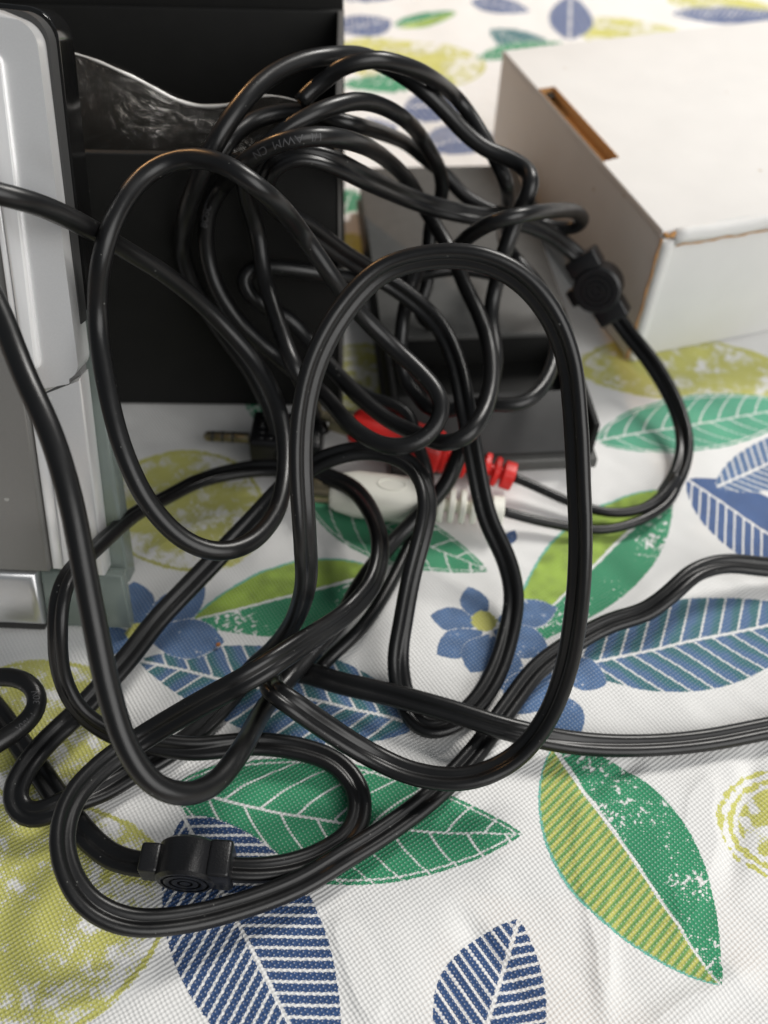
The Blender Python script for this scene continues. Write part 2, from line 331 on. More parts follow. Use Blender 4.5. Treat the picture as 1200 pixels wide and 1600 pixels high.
    a = me.attributes.new('cover', 'FLOAT', 'POINT'); a.data.foreach_set('value', cov.astype(np.float32).ravel())
    m = bpy.data.materials.new('printed_cotton'); m.use_nodes = True; nt = m.node_tree; p = nt.nodes['Principled BSDF']
    p.inputs['Roughness'].default_value = 0.85; p.inputs['Specular IOR Level'].default_value = 0.15; p.inputs['Sheen Weight'].default_value = 0.08
    tc = N(m, 'ShaderNodeTexCoord'); nz = N(m, 'ShaderNodeTexNoise'); nz.inputs['Scale'].default_value = 260; nz.inputs['Detail'].default_value = 2; nt.links.new(tc.outputs['Object'], nz.inputs['Vector'])
    wob = N(m, 'ShaderNodeMix', data_type='VECTOR'); wob.inputs[0].default_value = 0.0004
    add = N(m, 'ShaderNodeVectorMath', operation='MULTIPLY_ADD'); nt.links.new(nz.outputs['Color'], add.inputs[0]); add.inputs[1].default_value = (0.0006, 0.0006, 0); nt.links.new(tc.outputs['Object'], add.inputs[2])
    rot = N(m, 'ShaderNodeVectorRotate'); rot.inputs['Angle'].default_value = math.radians(9); nt.links.new(add.outputs[0], rot.inputs['Vector'])
    sx = N(m, 'ShaderNodeSeparateXYZ'); nt.links.new(rot.outputs[0], sx.inputs[0])
    K = 2*math.pi/0.00132
    s1 = math_n(m, 'SINE', math_n(m, 'MULTIPLY', sx.outputs[0], K)); s2 = math_n(m, 'SINE', math_n(m, 'MULTIPLY', sx.outputs[1], K))
    wv = math_n(m, 'MULTIPLY', s1, s2)                                     # -1..1 knots of the weave
    f = math_n(m, 'ADD', math_n(m, 'MULTIPLY', wv, 0.20), N(m, 'ShaderNodeAttribute', attribute_name='cover').outputs['Fac'])
    mr = N(m, 'ShaderNodeMapRange', interpolation_type='SMOOTHSTEP'); mr.inputs['From Min'].default_value = -0.12; mr.inputs['From Max'].default_value = 0.12; nt.links.new(f, mr.inputs['Value'])
    dots = N(m, 'ShaderNodeMapRange', interpolation_type='SMOOTHSTEP'); dots.inputs['From Min'].default_value = 0.45; dots.inputs['From Max'].default_value = 0.95; dots.inputs['To Min'].default_value = 0.97; dots.inputs['To Max'].default_value = 0.66; nt.links.new(wv, dots.inputs['Value'])
    cover = math_n(m, 'MULTIPLY', mr.outputs[0], dots.outputs[0])
    wn = N(m, 'ShaderNodeMapRange'); wn.inputs['From Min'].default_value = -1; wn.inputs['From Max'].default_value = 1; wn.inputs['To Min'].default_value = 0.88; wn.inputs['To Max'].default_value = 1.0; nt.links.new(wv, wn.inputs['Value'])  # shade in the weave pits painted into the cloth colour
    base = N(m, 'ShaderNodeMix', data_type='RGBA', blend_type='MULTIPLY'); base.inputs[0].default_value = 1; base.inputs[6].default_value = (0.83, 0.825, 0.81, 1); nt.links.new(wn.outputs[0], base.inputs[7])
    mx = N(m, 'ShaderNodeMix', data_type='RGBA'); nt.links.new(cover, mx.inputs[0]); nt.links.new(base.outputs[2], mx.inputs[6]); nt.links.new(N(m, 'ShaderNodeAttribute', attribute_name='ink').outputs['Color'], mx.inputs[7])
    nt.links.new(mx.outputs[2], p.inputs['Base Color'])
    bp = N(m, 'ShaderNodeBump'); bp.inputs['Strength'].default_value = 0.5; bp.inputs['Distance'].default_value = 0.00022; nt.links.new(wv, bp.inputs['Height']); nt.links.new(bp.outputs['Normal'], p.inputs['Normal'])
    o = link('tablecloth', me, m)
    o['label'] = 'white woven tablecloth printed with green and blue leaves and lemons'; o['category'] = 'tablecloth'
    return o
build_cloth()
tb = bmesh.new(); box_bm(tb, (5.2, 3.0, 0.03), Matrix(), (0, 1.2, -0.0165-0.003), 0.002)
tb_o = from_bm('table_top', tb, mat('table_wood', (0.30, 0.20, 0.12), 0.5, var=0.2, vscale=20)); tb_o['kind'] = 'structure'
# ------------------------------------------------------------------ open black box behind the tangle
FY, BX1, BX0, BZ, BD = 0.2350, -0.0154, -0.215, 0.0895, 0.0955
bb = thing('black_box', 'open black cardboard box standing behind the cable tangle at upper left', 'box', ((BX0+BX1)/2, FY+BD/2, 0.0005))
I4 = Matrix()
BR = Matrix.Translation((BX1, FY, 0)) @ Matrix.Rotation(math.radians(3.0), 4, 'Z') @ Matrix.Translation((-BX1, -FY, 0))
th = 0.0022
box('wall', (BX1-BX0, th, BZ), BR, MT['blackcard'], bb, ((BX0+BX1)/2, FY+th/2, BZ/2+0.0006), 0.0004)
box('wall', (BX1-BX0, th, BZ), BR, MT['blackcard'], bb, ((BX0+BX1)/2, FY+BD-th/2, BZ/2+0.0006), 0.0004)
box('wall', (th, BD-2*th-0.0004, BZ), BR, MT['blackcard'], bb, (BX1-th/2, FY+BD/2, BZ/2+0.0006), 0.0004)
box('wall', (th, BD-2*th-0.0004, BZ), BR, MT['blackcard'], bb, (BX0+th/2, FY+BD/2, BZ/2+0.0006), 0.0004)
box('bottom', (BX1-BX0-2*th-.0004, BD-2*th-.0004, th), BR, MT['blackcard'], bb, ((BX0+BX1)/2, FY+BD/2, th/2+0.0006), 0.0002)
box('rim_or_lit_edge', (th*0.8, BD-2*th-0.001, 0.0006), BR, MT['blackcard_edge'], bb, (BX1-th/2, FY+BD/2, BZ+0.0008), 0.0002)
box('rim_or_lit_edge', (th*0.5, 0.0006, BZ-0.002), BR, MT['blackcard_edge'], bb, (BX1-th*0.3, FY-0.0002, BZ/2+0.0006), 0.0002)  # pale corner strip, light on the box edge put into its colour
lm = BR @ Matrix.Translation((0, FY+BD, BZ)) @ Matrix.Rotation(math.radians(-10), 4, 'X')
box('lid', (BX1-BX0-0.0004, th, 0.056), lm, MT['blackcard'], bb, ((BX0+BX1)/2, th/2+0.0012, 0.0240), 0.0004)

# clear plastic bag standing in the box
fm = thing('plastic_bag', 'crumpled clear plastic bag standing in the open black box', 'plastic bag', (-0.08, FY+0.012, 0.004))
topc = [(-0.150, 0.118), (-0.120, 0.1165), (-0.0955, 0.1125), (-0.076, 0.1065), (-0.0655, 0.1005), (-0.0554, 0.0953), (-0.046, 0.0962), (-0.0371, 0.0995), (-0.028, 0.0985), (-0.0195, 0.0955)]
def film_sheet(y0, ph, drop, name):
    bm = bmesh.new(); nx_, nz_ = 90, 34; g = []; edge = []
    tx = np.linspace(-0.150, -0.0195, 200); tz = np.interp(tx, [p[0] for p in topc], [p[1] for p in topc]); tz = np.convolve(np.pad(tz, 12, mode='edge'), np.hanning(25)/np.hanning(25).sum(), 'same')[12:-12]
    for i in range(nx_+1):
        x = -0.150 + (0.150-0.0195)*i/nx_; zt = float(np.interp(x, tx, tz))-drop + 0.00025*math.sin(x*160+ph)
        row = []
        for k in range(nz_+1):
            w = k/nz_; z = 0.006+(zt-0.006)*w
            y = y0 + (1-0.8*w*w)*(0.0022*math.sin(x*150+ph+2.2*w) + 0.0014*math.sin(x*330-z*260+ph) + 0.0016*math.sin(z*200+x*90)) + 0.004*w*w
            row.append(bm.verts.new(BR @ Vector((x, y, z))))
        g.append(row); edge.append(row[-1].co.copy())
    for i in range(nx_):
        for k in range(nz_): bm.faces.new((g[i][k], g[i+1][k], g[i+1][k+1], g[i][k+1]))
    o = from_bm(name, bm, MT['film'], smooth=True); child(o, fm)
    return edge
e1 = film_sheet(FY+0.011, 0.4, 0.0, 'film'); e2 = film_sheet(FY+0.020, 2.1, 0.004, 'film')
def tube_mesh(name, pts, r, material, root, seg=8, cap=True):
    pts = [Vector(p) for p in pts]; bm = bmesh.new(); prev = None; nrm = None; rings = []
    for i, p in enumerate(pts):
        t = (pts[min(i+1, len(pts)-1)]-pts[max(i-1, 0)]).normalized()
        if nrm is None: nrm = t.orthogonal().normalized()
        nrm = (nrm-t*nrm.dot(t)).normalized(); b = t.cross(nrm)
        rr = r(i) if callable(r) else r
        rings.append([bm.verts.new(p+(nrm*math.cos(2*math.pi*k/seg)+b*math.sin(2*math.pi*k/seg))*rr) for k in range(seg)])
    for a, c in zip(rings[:-1], rings[1:]):
        for k in range(seg): bm.faces.new((a[k], a[(k+1) % seg], c[(k+1) % seg], c[k]))
    if cap: bm.faces.new(rings[0]); bm.faces.new(rings[-1][::-1])
    o = from_bm(name, bm, material, smooth=True); return child(o, root)
MT['seam'] = mat('film_seam', (0.62, 0.60, 0.57), 0.18, spec=0.9)
tube_mesh('folded_edge', e1, lambda i: 0.00012+0.00040*max(0.0, math.sin((i-42)*0.075))*(1 if 42 < i < 84 else 0)+0.00006*math.sin(i*1.3), MT['seam'], fm)

# ------------------------------------------------------------------ charcoal box insert lying under the cables
TA = math.radians(7); TFR = Vector((0.0672, 0.2108, 0))
TM = frame(TFR, (-math.cos(TA), -math.sin(TA), 0), (-math.sin(TA), math.cos(TA), 0), (0, 0, 1))     # x runs left along the front edge, y away
tr = thing('box_insert', 'charcoal cardboard box insert with a rectangular cut-out beside the white box', 'box insert', TFR)
box('base', (0.066, 0.155, 0.004), TM, MT['greycard'], tr, (0.033, 0.0775, 0.0028), 0.0005)
for sx_ in (0.0022, 0.0638): box('side_wall', (0.002, 0.150, 0.0125), TM, MT['blackcard'], tr, (sx_, 0.0775, 0.0113), 0.0004)
pm = TM @ Matrix.Translation((0, 0.003, 0.0052)) @ Matrix.Rotation(math.radians(24), 4, 'X')
box('front_panel', (0.0585, 0.021, 0.0016), pm, MT['shadedcard'], tr, (0.033, 0.0105, 0.0009), 0.0003)
box('top_panel', (0.0645, 0.108, 0.0018), TM, MT['greycard'], tr, (0.033, 0.099, 0.0188), 0.0003)
box('well_floor', (0.0590, 0.0215, 0.0010), TM, MT['blackcard'], tr, (0.033, 0.0355, 0.0054), 0.0002)
box('inner_wall', (0.0590, 0.0016, 0.0125), TM, MT['blackcard'], tr, (0.033, 0.047, 0.0113), 0.0003)

# ------------------------------------------------------------------ white cardboard box with a slot
HB = 0.0529; AA = math.radians(109.5)
WB = at(1040, 366, HB); WB.z = 0.0
ea = Vector((math.cos(AA), math.sin(AA), 0)); eb = Vector((math.cos(AA-math.pi/2), math.sin(AA-math.pi/2), 0))
WM = frame(WB, eb, ea, (0, 0, 1))        # x along the front face, y away along the left face
wb = thing('white_box', 'white cardboard mailer box with a brown slot cut in its lid', 'box', WB)
WL, WD, ct = 0.17, 0.1353, 0.0022
# lid in four strips round the slot, so that the slot is a real hole
s0, s1, q0, q1 = 0.0009, 0.0070, 0.0455, 0.1008
def lid_poly(n): pass
bm = bmesh.new()
outer = [(0, 0.002), (WL, 0.002), (WL, WD), (0, WD)]
inner = [(s0, q0), (s1, q0+0.0010), (s1, q1+0.0003), (s0, q1)]
def ringv(z): return [bm.verts.new((x, y, z)) for x, y in outer], [bm.verts.new((x, y, z)) for x, y in inner]
oT, iT = ringv(HB); oB, iB = ringv(HB-ct)
for k in range(4):
    j = (k+1) % 4
    bm.faces.new((oT[k], oT[j], iT[j], iT[k])); bm.faces.new((oB[j], oB[k], iB[k], iB[j])); bm.faces.new((oB[k], oB[j], oT[j], oT[k])); bm.faces.new((iB[j], iB[k], iT[k], iT[j]))
bmesh.ops.bevel(bm, geom=[e for e in bm.edges if all(v in oT for v in e.verts)], offset=0.0009, segments=3, profile=0.5, affect='EDGES')
for v in bm.verts: v.co = WM @ v.co
o = from_bm('lid', bm, MT['white']); autosmooth(o, 30); child(o, wb); lid = o
o.data.materials.append(MT['kraft'])
inv = WM.inverted()
for f in o.data.polygons:
    c = inv @ f.center; n = inv.to_3x3() @ f.normal
    if abs(n.z) < 0.3 and s0-0.0005 < c.x < s1+0.0005 and q0-0.001 < c.y < q1+0.001 and c.z < HB-0.0001: f.material_index = 1
box('slot_lining', (s1-s0+0.012, q1-q0+0.01, 0.0012), WM, MT['kraft'], lid, ((s0+s1)/2+0.0095, (q0+q1)/2, HB-0.0075), 0.0002)
box('slot_lining', (0.0012, q1-q0+0.006, 0.0075), WM, MT['kraft'], lid, (s1+0.0030, (q0+q1)/2, HB-ct-0.0042), 0.0002)
box('left_panel', (ct, WD-0.0005, HB-ct-0.0008), WM, MT['white'], wb, (ct/2+0.0004, WD/2+0.001, (HB-ct)/2), 0.0005, 3)
box('back_panel', (WL-0.006, ct, HB-ct-0.0008), WM, MT['white'], wb, (WL/2+0.001, WD-ct/2-0.0005, (HB-ct)/2), 0.0005)
box('front_panel', (WL-0.0050, ct, HB-0.0062), WM, MT['white'], wb, (WL/2+0.0024, 0.0030, (HB-0.0062)/2+0.0004), 0.0006, 3)
box('bottom_panel', (WL-0.006, WD-0.008, ct), WM, MT['white'], wb, (WL/2+0.001, WD/2+0.001, ct/2+0.0005), 0.0004)
# folded front edge of the lid and the rolled corner flap, both with raw kraft edges
pts = [WM @ Vector((0.0048+(WL-0.0048)*i/40, 0.0022+0.0002*math.sin(i*1.7), HB-0.0029+0.00025*math.sin(i*.9))) for i in range(41)]
fe = tube_mesh('folded_edge', pts, lambda i: 0.0027, MT['white'], lid, 20)
pts = [WM @ Vector((0.0052+(WL-0.0052)*i/60, -0.00015+0.00025*math.sin(i*2.1), HB-0.0051+0.00022*math.sin(i*1.3))) for i in range(61)]
tube_mesh('raw_edge', pts, lambda i: 0.00028+0.0001*math.sin(i*2.9), MT['kraft'], lid, 6)
pts = [WM @ Vector((0.0028, 0.0020, 0.0006+(HB-0.0042)*i/24)) for i in range(25)]
cf = tube_mesh('corner_flap', pts, 0.0024, MT['white'], wb, 20)
pts = [WM @ Vector((0.0002-0.0002*math.sin(i), 0.0016, 0.0008+(HB-0.0036)*i/24)) for i in range(25)]
tube_mesh('raw_edge', pts, lambda i: 0.00036+0.00012*math.sin(i*1.9), MT['kraft'], cf, 6)
pts = [WM @ Vector((0.0004+0.0042*i/8, 0.0016-0.0012*math.sin(i*math.pi/8), HB-0.0013+0.0005*math.sin(i*2.0))) for i in range(9)]
tube_mesh('raw_edge', pts, lambda i: 0.0005+0.0003*math.sin(i*2.3)**2, MT['kraft'], lid, 6)
pts = [WM @ Vector((s0-0.0001, q0+(q1-q0)*i/30, HB+0.00005+0.0001*math.sin(i*2.3))) for i in range(31)]
tube_mesh('raw_edge', pts, lambda i: 0.00026+0.0001*math.sin(i*3.1), MT['kraft'], lid, 6)
pts = [WM @ Vector((s1+0.0001, q0+0.001+(q1-q0-.001)*i/30, HB+0.00003+0.0001*math.sin(i*2.7))) for i in range(31)]
tube_mesh('raw_edge', pts, lambda i: 0.00020+0.00008*math.sin(i*3.1), MT['kraft'], lid, 6)

# ------------------------------------------------------------------ silver desk device at the left edge
DP = Vector((-0.07256, 0.14778, 0.018)); DS = Vector((0, 0.38660, 0.92225)); DN = Vector((0, -0.92225, 0.38660))
DM = frame(DP, (1, 0, 0), DS, DN)      # x to the right, y up the leaning face, z out of it (mm below)
dv = thing('silver_device', 'silver plastic desk device with glossy black back leaning at left edge', 'electronic device', (-0.11, 0.16, 0.0))
mm = lambda L_: [(x*0.001, y*0.001) for x, y in L_]
def arc(cx, cy, r, a0, a1, n=7): return [(cx+r*math.cos(math.radians(a0+(a1-a0)*i/n)), cy+r*math.sin(math.radians(a0+(a1-a0)*i/n))) for i in range(n+1)]
LX = -70.0
MT['seamgrey'] = mat('seam_grey', (0.16, 0.16, 0.16), 0.5)
# lower wing and its light chamfer, dark metallic panel
prism('lower_wing', mm([(-10.6, 0.0), (0.0, 0.0), (-0.6, 54.6), (-8.8, 49.6), (-10.5, 49.9)]), -0.005, 0.0012, DM, MT['silver'], dv, 0.0006, 3)
prism('seam_back', mm([(-14.0, 46.0), (-0.9, 46.0), (-0.9, 62.0), (-14.0, 62.0)]), -0.0048, -0.0002, DM, MT['seamgrey'], dv)
prism('chamfer_strip', mm([(-14.3, 0.3), (-10.8, 0.1), (-10.6, 56.0), (-14.5, 56.0)]), -0.005, -0.0006, DM, MT['silver_hi'], dv, 0.0007, 2)
prism('dark_panel', mm([(LX, 0.5), (-14.6, 0.5), (-14.8, 128.0), (LX, 128.0)]), -0.004, 0.0013, DM, MT['grille'], dv, 0.0007, 3)
# upper shell: rounded slab over the wing
sh = [(-14.4, 53.5)] + [(-9.2, 50.6)] + arc(-4.6, 58.6, 4.4, -72, 0, 8) + arc(-6.4, 124.6, 5.2, 0, 70, 8) + [(-9.0, 131.0), (-14.4, 131.8)]
ush = prism('upper_shell', mm(sh), -0.006, 0.0030, DM, MT['silver'], dv, 0.0011, 4, 25)
prism('shell_rib', mm([(-12.6, 57.0)] + arc(-10.6, 58.5, 1.8, -110, 0, 5) + arc(-10.9, 121.5, 2.2, 0, 80, 5) + [(-12.8, 124.0)]), 0.0028, 0.0046, DM, MT['silver_hi'], ush, 0.0010, 4, 25)
prism('groove', mm([(-12.98, 56.0), (-12.62, 56.0), (-12.72, 126.0), (-13.08, 126.5)]), 0.0026, 0.0032, DM, MT['seamgrey'], ush)
prism('inner_bezel', mm([(-14.5, 56.0), (-12.9, 56.0), (-13.0, 126.5), (-14.5, 127.0)]), 0.0020, 0.0036, DM, MT['silver_hi'], ush, 0.0006, 3)
prism('top_trim', mm([(LX, 128.4), (-14.6, 128.4), (-14.6, 131.9), (LX, 135.0)]), -0.006, 0.0028, DM, MT['silver'], dv, 0.0011, 4)
# glossy black back
bk = [(LX, 66.0), (1.0, 66.0), (0.4, 72.0)] + arc(-6.6, 125.6, 6.6, 0, 80, 8) + [(LX, 135.8)]
prism('back_shell', mm(bk), -0.0165, -0.0068, DM, MT['gloss'], dv, 0.0004, 3)
prism('rear_gasket', mm([(LX, 66.5), (0.0, 66.5), (-0.1, 72.0)] + arc(-6.5, 125.2, 6.0, 0, 80, 8) + [(LX, 134.8)]), -0.0066, -0.0020, DM, MT['rubber'], dv)
# smoked acrylic stand behind the wing, standing on the table
prism('acrylic_stand', mm([(LX, -6.5), (3.8, -6.5), (1.2, 69.0), (LX, 69.0)]), -0.0135, -0.0064, DM, MT['acrylic'], dv, 0.0012, 3)
prism('acrylic_base', mm([(-17.4, -17.2), (5.2, -17.2), (4.2, -0.4), (-17.4, -0.4)]), -0.0040, -0.0002, DM, MT['acrylic'], dv, 0.0006, 3)
# bright foot continuing the leaning face, with a rounded upright edge, on a black rubber strip
ft = prism('foot', mm([(LX, -16.6), (-17.8, -16.6), (-17.8, 0.2), (LX, 0.2)]), -0.0045, 0.0016, DM, MT['chrome'], dv, 0.0024, 5, 40)
prism('foot_pad', mm([(LX, -18.3), (-18.2, -18.3), (-18.2, -16.7), (LX, -16.7)]), -0.0032, 0.0002, DM, MT['rubber'], ft)

CABLE = {}
CABLE['A'] = [-8662,16464,12059,-8336,16452,11989,-8037,16492,11887,-7760,16579,11752,-7532,16718,11590,-7354,16893,11406,-7207,17081,11199,-7080,17273,10979,-6966,17469,
10751,-6866,17668,10519,-6778,17873,10284,-6706,18082,10049,-6646,18293,9814,-6587,18501,9579,-6524,18704,9342,-6452,18900,9104,-6364,19086,8863,-6252,
19259,8620,-6120,19419,8376,-5974,19565,8131,-5819,19699,7883,-5662,19818,7630,-5505,19925,7374,-5343,20014,7115,-5173,20084,6854,-4994,20130,6592,-4810,
20152,6332,-4619,20148,6076,-4422,20115,5828,-4218,20051,5589,-4008,19957,5366,-3800,19831,5158,-3601,19669,4966,-3421,19471,4791,-3260,19245,4636,-3118,
18997,4497,-2995,18732,4367,-2891,18453,4246,-2806,18163,4135,-2739,17865,4038,-2688,17560,3957,-2653,17247,3890,-2633,16930,3842,-2626,16610,3815,-2629,
16291,3810,-2641,15973,3825,-2667,15657,3856,-2716,15344,3902,-2789,15039,3961,-2879,14742,4032,-2990,14457,4111,-3133,14189,4196,-3322,13948,4285,-3548,
13745,4380,-3806,13601,4490,-4089,13536,4628,-4370,13536,4786,-4635,13589,4960,-4873,13685,5153,-5089,13810,5356,-5285,13952,5566,-5460,14109,5785,-5611,
14281,6009,-5746,14466,6234,-5871,14666,6452,-5988,14880,6662,-6093,15107,6862,-6189,15344,7054,-6279,15590,7240,-6366,15844,7419,-6449,16102,7587,-6528,
16361,7748,-6595,16616,7915,-6646,16856,8107,-6668,17068,8340,-6658,17233,8610,-6619,17341,8899,-6560,17421,9193,-6488,17512,9480,-6407,17654,9752,-6320,
17849,9989,-6230,18083,10181,-6134,18345,10335,-6022,18622,10462,-5898,18899,10562,-5753,19163,10647,-5562,19397,10729,-5308,19571,10810,-5011,19658,10885,
-4707,19649,10954,-4435,19559,11014,-4179,19427,11061,-3911,19283,11075,-3637,19144,11028,-3372,19038,10911,-3118,18999,10730,-2923,19054,10518,-2781,19178,
10284,-2666,19332,10037,-2576,19504,9785,-2507,19688,9537,-2443,19869,9288,-2370,20028,9039,-2269,20131,8790,-2112,20134,8530,-1925,20066,8271,-1738,19986,
8018,-1565,19939,7761,-1407,19929,7495,-1247,19937,7224,-1076,19953,6956,-896,19967,6702,-698,19954,6462,-477,19898,6238,-242,19807,6038,-2,19687,5863,
242,19544,5712,489,19384,5585,728,19201,5474,950,18993,5375,1153,18769,5287,1313,18518,5186,1387,18242,5055,1342,17968,4905,1194,17723,4759,976,17527,4632,
707,17392,4531,403,17335,4457,90,17370,4413,-205,17480,4384,-471,17648,4364,-707,17855,4344,-914,18084,4316,-1092,18330,4283,-1246,18587,4247,-1392,18846,
4210,-1537,19106,4169,-1688,19370,4114,-1847,19645,4031,-2007,19938,3917,-2171,20237,3791,-2341,20520,3685,-2526,20778,3620,-2735,21014,3606,-2966,21218,
3644,-3213,21380,3743,-3462,21488,3905,-3688,21531,4108,-3888,21532,4333,-4088,21543,4572,-4295,21592,4813,-4498,21681,5045,-4688,21810,5268,-4862,21961,
5487,-5009,22120,5718,-5121,22273,5975,-5196,22404,6255,-5239,22514,6550,-5246,22606,6854,-5220,22684,7159,-5163,22751,7457,-5071,22814,7745,-4920,22878,
8029,-4739,22895,8290,-4592,22809,8513,-4471,22631,8724,-4354,22391,8949,-4235,22116,9182,-4118,21844,9410,-4002,21596,9623,-3880,21381,9825,-3739,21202,
10023,-3557,21072,10227,-3328,20990,10429,-3072,20934,10608,-2807,20899,10744,-2515,20912,10833,-2208,20989,10861,-1932,21127,10823,-1714,21310,10730,-1536,
21524,10601,-1376,21754,10452,-1236,21992,10292,-1118,22237,10124,-1018,22488,9953,-934,22743,9780,-867,23004,9607,-804,23266,9433,-751,23529,9258,-697,
23792,9082,-646,24055,8904,-593,24316,8726,-537,24574,8544,-479,24831,8360,-409,25078,8169,-330,25318,7975,-231,25540,7769,-110,25737,7551,33,25909,7317,
185,26059,7071,329,26204,6819,449,26348,6565,557,26474,6310,670,26548,6060,822,26520,5815,1003,26397,5600,1176,26226,5425,1355,26017,5256,1532,25785,5098,
1684,25528,4976,1795,25251,4913,1870,24960,4902,1932,24658,4918,1988,24350,4945,2044,24042,4971,2108,23736,4986,2190,23431,4975,2298,23126,4938,2419,22823,
4882,2527,22522,4821,2615,22221,4764,2693,21913,4710,2757,21600,4662,2804,21283,4624,2830,20965,4600,2841,20648,4591,2837,20330,4590,2821,20012,4594,2790,
19693,4598,2741,19376,4601,2678,19063,4603,2596,18757,4601,2492,18458,4591,2359,18178,4564,2197,17938,4504,1970,17770,4400,1692,17736,4284,1429,17824,4170,
1197,17995,4070,983,18201,3986,757,18408,3913,506,18604,3854,247,18800,3815,2,19008,3796,-230,19230,3791,-454,19462,3792,-670,19702,3794,-878,19948,3794,
-1074,20199,3791,-1260,20454,3790,-1447,20709,3796,-1642,20963,3817,-1841,21208,3854,-2043,21441,3914,-2253,21656,4009,-2462,21852,4151,-2666,22014,4337,
-2881,22118,4548,-3118,22132,4748,-3351,22071,4927,-3581,22005,5109,-3823,21987,5310,-4053,22033,5523,-4215,22167,5763,-4191,22355,5995,-3941,22487,6128,
-3625,22530,6142,-3307,22566,6110,-2998,22615,6053,-2699,22680,5973,-2410,22762,5877,-2133,22863,5773,-1872,22971,5663,-1623,23080,5547,-1382,23216,5416,
-1148,23397,5259,-916,23609,5092,-687,23826,4941,-467,24042,4811,-254,24263,4690,-44,24494,4571,173,24732,4453,403,24963,4339,648,25170,4244,906,25349,
4180,1169,25507,4135,1439,25652,4097,1712,25790,4054,1988,25921,3999,2265,26037,3925,2546,26140,3834,2829,26230,3729,3114,26309,3621,3396,26368,3523,3673,
26387,3462,]
CABLE['M'] = [-9122,16906,10668,-8979,16717,10583,-8811,16483,10529,-8633,16232,10484,-8455,15978,10435,-8279,15724,10370,-8101,15465,10286,-7926,15202,10192,-7761,14940,
10103,-7605,14677,10025,-7455,14410,9953,-7307,14143,9880,-7159,13879,9798,-7010,13621,9698,-6854,13370,9575,-6694,13128,9432,-6539,12891,9275,-6397,12655,
9112,-6270,12415,8945,-6154,12173,8774,-6047,11931,8596,-5949,11691,8410,-5862,11454,8214,-5786,11220,8010,-5716,10988,7803,-5646,10756,7595,-5574,10523,
7389,-5504,10290,7182,-5434,10060,6971,-5365,9835,6755,-5299,9615,6533,-5235,9400,6308,-5165,9187,6082,-5084,8974,5859,-4995,8760,5638,-4898,8548,5418,
-4784,8345,5199,-4644,8158,4979,-4486,7992,4751,-4298,7867,4521,-4074,7813,4302,-3835,7834,4091,-3616,7930,3891,-3430,8093,3708,-3273,8298,3536,-3139,8541,
3386,-3028,8818,3257,-2944,9095,3118,-2885,9356,2953,-2848,9601,2761,-2829,9834,2553,-2819,10063,2339,-2811,10292,2124,-2803,10521,1912,-2792,10751,1705,
-2773,10985,1507,-2739,11227,1323,-2680,11482,1160,-2589,11752,1017,-2469,12035,897,-2328,12320,810,-2176,12595,773,-2006,12864,787,-1827,13130,817,-1650,
13393,827,-1472,13655,807,-1296,13922,771,-1135,14198,734,-999,14488,703,-888,14786,676,-787,15087,653,-683,15385,635,-561,15679,622,-427,15965,615,-284,
16246,615,-133,16521,622,28,16789,639,200,17051,666,385,17299,699,580,17534,747,783,17757,823,988,17967,939,1195,18153,1092,1398,18316,1268,1592,18476,
1455,1770,18651,1647,1913,18856,1843,2015,19077,2048,2111,19287,2268,2226,19461,2499,2345,19608,2731,2471,19779,2951,2597,19999,3132,2707,20231,3231,2805,
20480,3279,2895,20746,3322,2975,21035,3394,3043,21338,3496,3089,21644,3612,3107,21949,3724,3094,22251,3822,3061,22553,3911,3022,22851,4005,2988,23140,4117,
2979,23417,4266,3005,23664,4457,3051,23862,4697,3095,23988,4979,3124,24014,5270,3144,23976,5556,3168,23942,5833,3214,23988,6102,3288,24128,6352,3367,24274,
6566,3461,24407,6818,3548,24464,7091,3628,24478,7370,3712,24515,7614,3762,24676,7819,3742,24876,7895,3695,25120,7918,3554,25369,7952,3302,25562,7997,3016,
25690,8056,2712,25761,8119,2417,25830,8215,2144,25923,8352,1886,26026,8509,1639,26131,8682,1405,26236,8872,1170,26319,9071,928,26371,9265,686,26417,9447,
429,26495,9608,174,26609,9730,-61,26722,9821,-325,26798,9925,-596,26787,10056,-829,26679,10199,-1037,26501,10339,-1228,26281,10468,-1397,26037,10585,-1554,
25784,10692,-1712,25532,10790,-1888,25290,10874,-2099,25065,10940,-2342,24851,10981,-2592,24639,10997,-2826,24423,10993,-3053,24198,10973,-3268,23961,10938,
-3463,23710,10891,-3632,23450,10834,-3785,23187,10767,-3934,22927,10682,-4090,22677,10569,-4247,22444,10421,-4403,22239,10237,-4563,22074,10017,-4727,21961,
9771,-4886,21899,9507,-5034,21878,9231,-5172,21884,8948,-5302,21906,8655,-5422,21951,8362,-5529,22026,8071,-5621,22136,7792,-5707,22274,7522,-5788,22426,
7258,-5864,22579,6994,-5930,22717,6733,-5982,22822,6473,-6008,22874,6197,-5991,22863,5884,-5923,22817,5556,-5828,22766,5240,-5719,22727,4943,-5594,22699,
4655,-5457,22671,4372,-5308,22631,4096,-5150,22569,3827,-4978,22486,3571,-4792,22388,3331,-4600,22277,3100,-4411,22152,2875,-4234,22014,2648,-4072,21862,
2419,-3921,21700,2190,-3781,21526,1961,-3655,21341,1733,-3546,21146,1506,-3460,20940,1278,-3388,20726,1051,-3321,20507,830,-3248,20279,618,]
